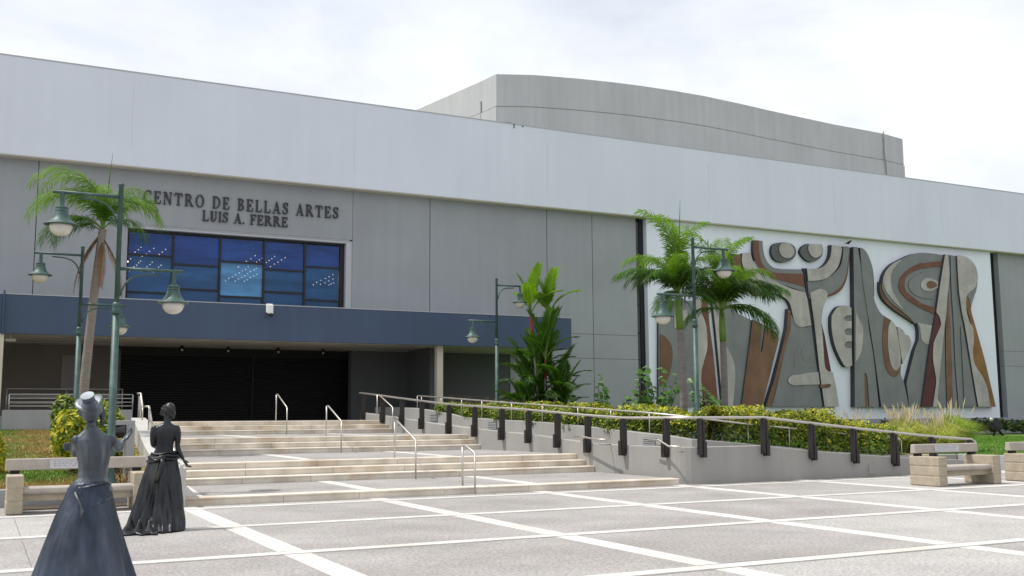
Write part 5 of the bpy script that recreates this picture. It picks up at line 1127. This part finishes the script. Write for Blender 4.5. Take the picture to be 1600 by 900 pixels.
def bush(name, c, r, n, mats, w, label, cat, size, seed, group=None, stems=10, lump=5):
    t = thing(name, c, label, cat, group); rn0 = random.Random(seed)
    lumps = [(Vector((rn0.uniform(-.6, .6)*r[0], rn0.uniform(-.6, .6)*r[1], r[2]*rn0.uniform(.45, .95))), rn0.uniform(.35, .6)) for _ in range(lump)]
    def smp(rn):
        l, k = lumps[rn.randint(len(lumps))]; d = Vector(rn.normal(0, 1, 3)).normalized(); s = rn.uniform(.35, 1)**.5
        p_ = Vector(c)+l+Vector((d.x*r[0]*k*s, d.y*r[1]*k*s, d.z*r[2]*k*s*.9))
        p_.z = max(p_.z, c[2]+.06); return p_, d
    mb = MB(); leaves(mb, n, smp, size, w, seed); mb.build('foliage', mats, t)
    mb = MB()
    for _ in range(stems):
        l, k = rn0.choice(lumps); b = Vector(c)+Vector((rn0.uniform(-.2, .2)*r[0], rn0.uniform(-.2, .2)*r[1], -.05)); e = Vector(c)+l+Vector((rn0.uniform(-.3, .3)*r[0], rn0.uniform(-.3, .3)*r[1], .1)); mb.tube([b, b.lerp(e, .5)+Vector((.03, 0, .05)), e], [.018, .012, .005], 5)
    mb.build('stems', stemb, t); return t
CR = 'yellow croton bushes on the left bank'
cw = [lf_y, lf_g, lf_d]
bush('croton_bush', (1.95, 24.9, .45), (.62, .6, 1.0), 2600, cw, [.62, .30, .08], 'bright yellow bush behind the left bench, left of the lamp post', 'bush', .075, 21, CR)
bush('croton_bush', (2.75, 24.9, .42), (.45, .4, .62), 800, cw, [.62, .28, .10], 'sparse yellow bush with bare twigs beside the cheek wall', 'bush', .07, 22, CR, 22)
bush('green_bush', (2.35, 29.0, .65), (.75, .7, 1.35), 3000, [lf_g, lf_d, lf_y], [.52, .36, .12], 'taller green bush around the foot of the leaning palm', 'bush', .085, 23, CR)
bush('green_bush', (3.0, 27.6, .60), (.45, .8, 1.15), 2400, [lf_g, lf_y, lf_d], [.55, .3, .15], 'green bush trimmed close along the left cheek wall', 'bush', .08, 24, CR)
bush('croton_bush', (.12, 25.2, .45), (.5, .5, .85), 2000, cw, [.65, .27, .08], 'yellow bush cut off by the left edge of the photo', 'bush', .075, 25, CR)
mb = MB(); rn = random.Random(2)
for k in range(40):
    x = rn.uniform(1.9, 2.95); y = rn.uniform(22.4, 22.9); mb.tube([(x, y, .3), (x+rn.uniform(-.2, .2), y+rn.uniform(-.1, .1), .5), (x+rn.uniform(-.45, .45), y+rn.uniform(-.2, .2), .58+rn.uniform(0, .25))], [.012, .009, .004], 4)
tag(mb.build('bare_twigs', stemb), 'tangle of bare brown twigs behind the left bench back', 'twigs')
def grape(c, h, n, spread, label, seed):
    t = thing('sea_grape', c, label, 'shrub', 'round leaved shrubs by the mural'); rn0 = random.Random(seed); lf = MB(); sm = MB()
    for s in range(n):
        a = rn0.uniform(0, 2*PI); hh = h*rn0.uniform(.45, 1); e = Vector(c)+Vector((math.cos(a)*spread*rn0.uniform(.1, 1), math.sin(a)*spread*rn0.uniform(.1, 1), hh)); b = Vector(c)+Vector((math.cos(a)*.1, math.sin(a)*.1, 0))
        mid = b.lerp(e, .55)+Vector((rn0.uniform(-.1, .1), rn0.uniform(-.1, .1), 0)); sm.tube([b, mid, e], [.02, .015, .006], 5)
        for k in range(13):
            u = .25+.75*k/12; p_ = b.lerp(mid, u/.55) if u < .55 else mid.lerp(e, (u-.55)/.45)
            d = Vector((rn0.uniform(-1, 1), rn0.uniform(-1, 1), rn0.uniform(-.1, .6))).normalized(); p_ = p_+d*.10; nn_ = (d*.5+Vector((rn0.uniform(-.4, .4), -.5, .6))).normalized(); a_ = nn_.orthogonal().normalized(); b_ = nn_.cross(a_); r = rn0.uniform(.075, .125)
            lf.add([p_+(a_*math.cos(2*PI*q/8)+b_*math.sin(2*PI*q/8))*r+nn_*(.02 if q % 4 == 0 else 0) for q in range(8)], [tuple(range(8))])
    lf.build('foliage', lf_s, t); sm.build('stems', stemb, t)
grape((20.4, 32.6, 1.0), 2.1, 7, .35, 'tall thin round leaved shrub left of the mural against the grey wall', 31)
grape((21.2, 32.0, 1.0), 1.5, 5, .3, 'smaller round leaved shrub before the dark slit window', 32)
grape((19.5, 27.8, .9), 2.3, 14, .85, 'big round leaved shrub around the left palm trunk', 33)
grape((20.9, 27.2, .8), 1.9, 10, .6, 'round leaved shrub between the two palm trunks and the mural', 34)
# fountain grass
def tuft(h, n, np_, seed, mats):
    rn0 = random.Random(seed); mb = MB()
    for k in range(n):
        a = rn0.uniform(0, 2*PI); out = rn0.uniform(.1, 1.0)*h*.85; hh = h*rn0.uniform(.55, 1.05)*(1-.35*out/h); w = .012; b = Vector((rn0.gauss(0, .08), rn0.gauss(0, .08), 0)); d = Vector((math.cos(a), math.sin(a), 0)); s = Vector((-d.y, d.x, 0))*w
        p1 = b+d*out*.35+Vector((0, 0, hh*.62)); p2 = b+d*out*.75+Vector((0, 0, hh*.95)); p3 = b+d*out*1.15+Vector((0, 0, hh*.80)); o = [b-s, b+s, p1-s, p1+s, p2-s*.7, p2+s*.7, p3]
        mb.add(o, [(0, 1, 3, 2), (2, 3, 5, 4), (4, 5, 6)], 0 if rn0.random() < .55 else 1)
    for k in range(np_):
        a = rn0.uniform(0, 2*PI); d = Vector((math.cos(a), math.sin(a), 0))*rn0.uniform(.05, .55)*h; e = Vector((d.x, d.y, h*rn0.uniform(.95, 1.3)))
        mb.tube([(0, 0, 0), e*.6, e*.85], .004, 3, 2); mb.tube([e*.82, e*.9, e*.97, e*1.04], [.006, .016, .013, .003], 5, 2)
    return mb.mesh('tuft', mats)
tm = [tuft(1.25, 1300, 26, 41, [fg_g, fg_y, pl_m]), tuft(1.2, 1300, 34, 42, [fg_g, fg_y, pl_m]), tuft(1.3, 1400, 18, 43, [fg_g, fg_g, pl_m])]
FG = 'clumps of fountain grass at the end of the hedge'
for x, y, k, s, l in ((25.9, 24.0, 1, .92, 'straw coloured fountain grass clump nearest the hedge end'), (26.9, 24.6, 0, 1.0, 'second clump of fountain grass from the hedge'), (28.0, 25.3, 1, 1.0, 'pale plumed fountain grass clump in the middle of the row'), (28.8, 24.7, 0, .95, 'fountain grass clump behind the lone bench back'), (29.9, 25.2, 2, 1.08, 'greenest fountain grass clump at the right end of the row'), (27.4, 23.7, 1, .82, 'low dry fountain grass clump closest to the ramp wall'), (25.6, 25.4, 0, .9, 'fountain grass clump hidden partly behind the hedge')):
    t = thing('fountain_grass', (x, y, zright(x, y)-.02), l, 'ornamental grass', FG); o = inst('blades', tm[k], t, (0, 0, 0), U(0, 6), s); o['kind'] = 'stuff'
DS = 'dark low shrubs along the mural base'
for i, (x, w, l) in enumerate(((36, 1.9, 'leftmost dark shrub along the mural base, half behind the grass plumes'), (40.5, 2.0, 'second dark shrub from the left along the mural base'), (45, 2.0, 'dark shrub along the mural base left of the black floodlight'), (49.3, 1.9, 'dark shrub directly beside the black floodlight'), (54, 2.3, 'dark shrub right of the black floodlight'), (58.6, 2.3, 'dark shrub at the far right of the building base'))):
    bush('dark_shrub', (x, 42.6-.02*i, .35), (w*1.15, .8, .80 if i else 1.1), 1500, [lf_d, lf_g], [.86, .14], l, 'shrub', .12, 50+i, DS, 6, 7)
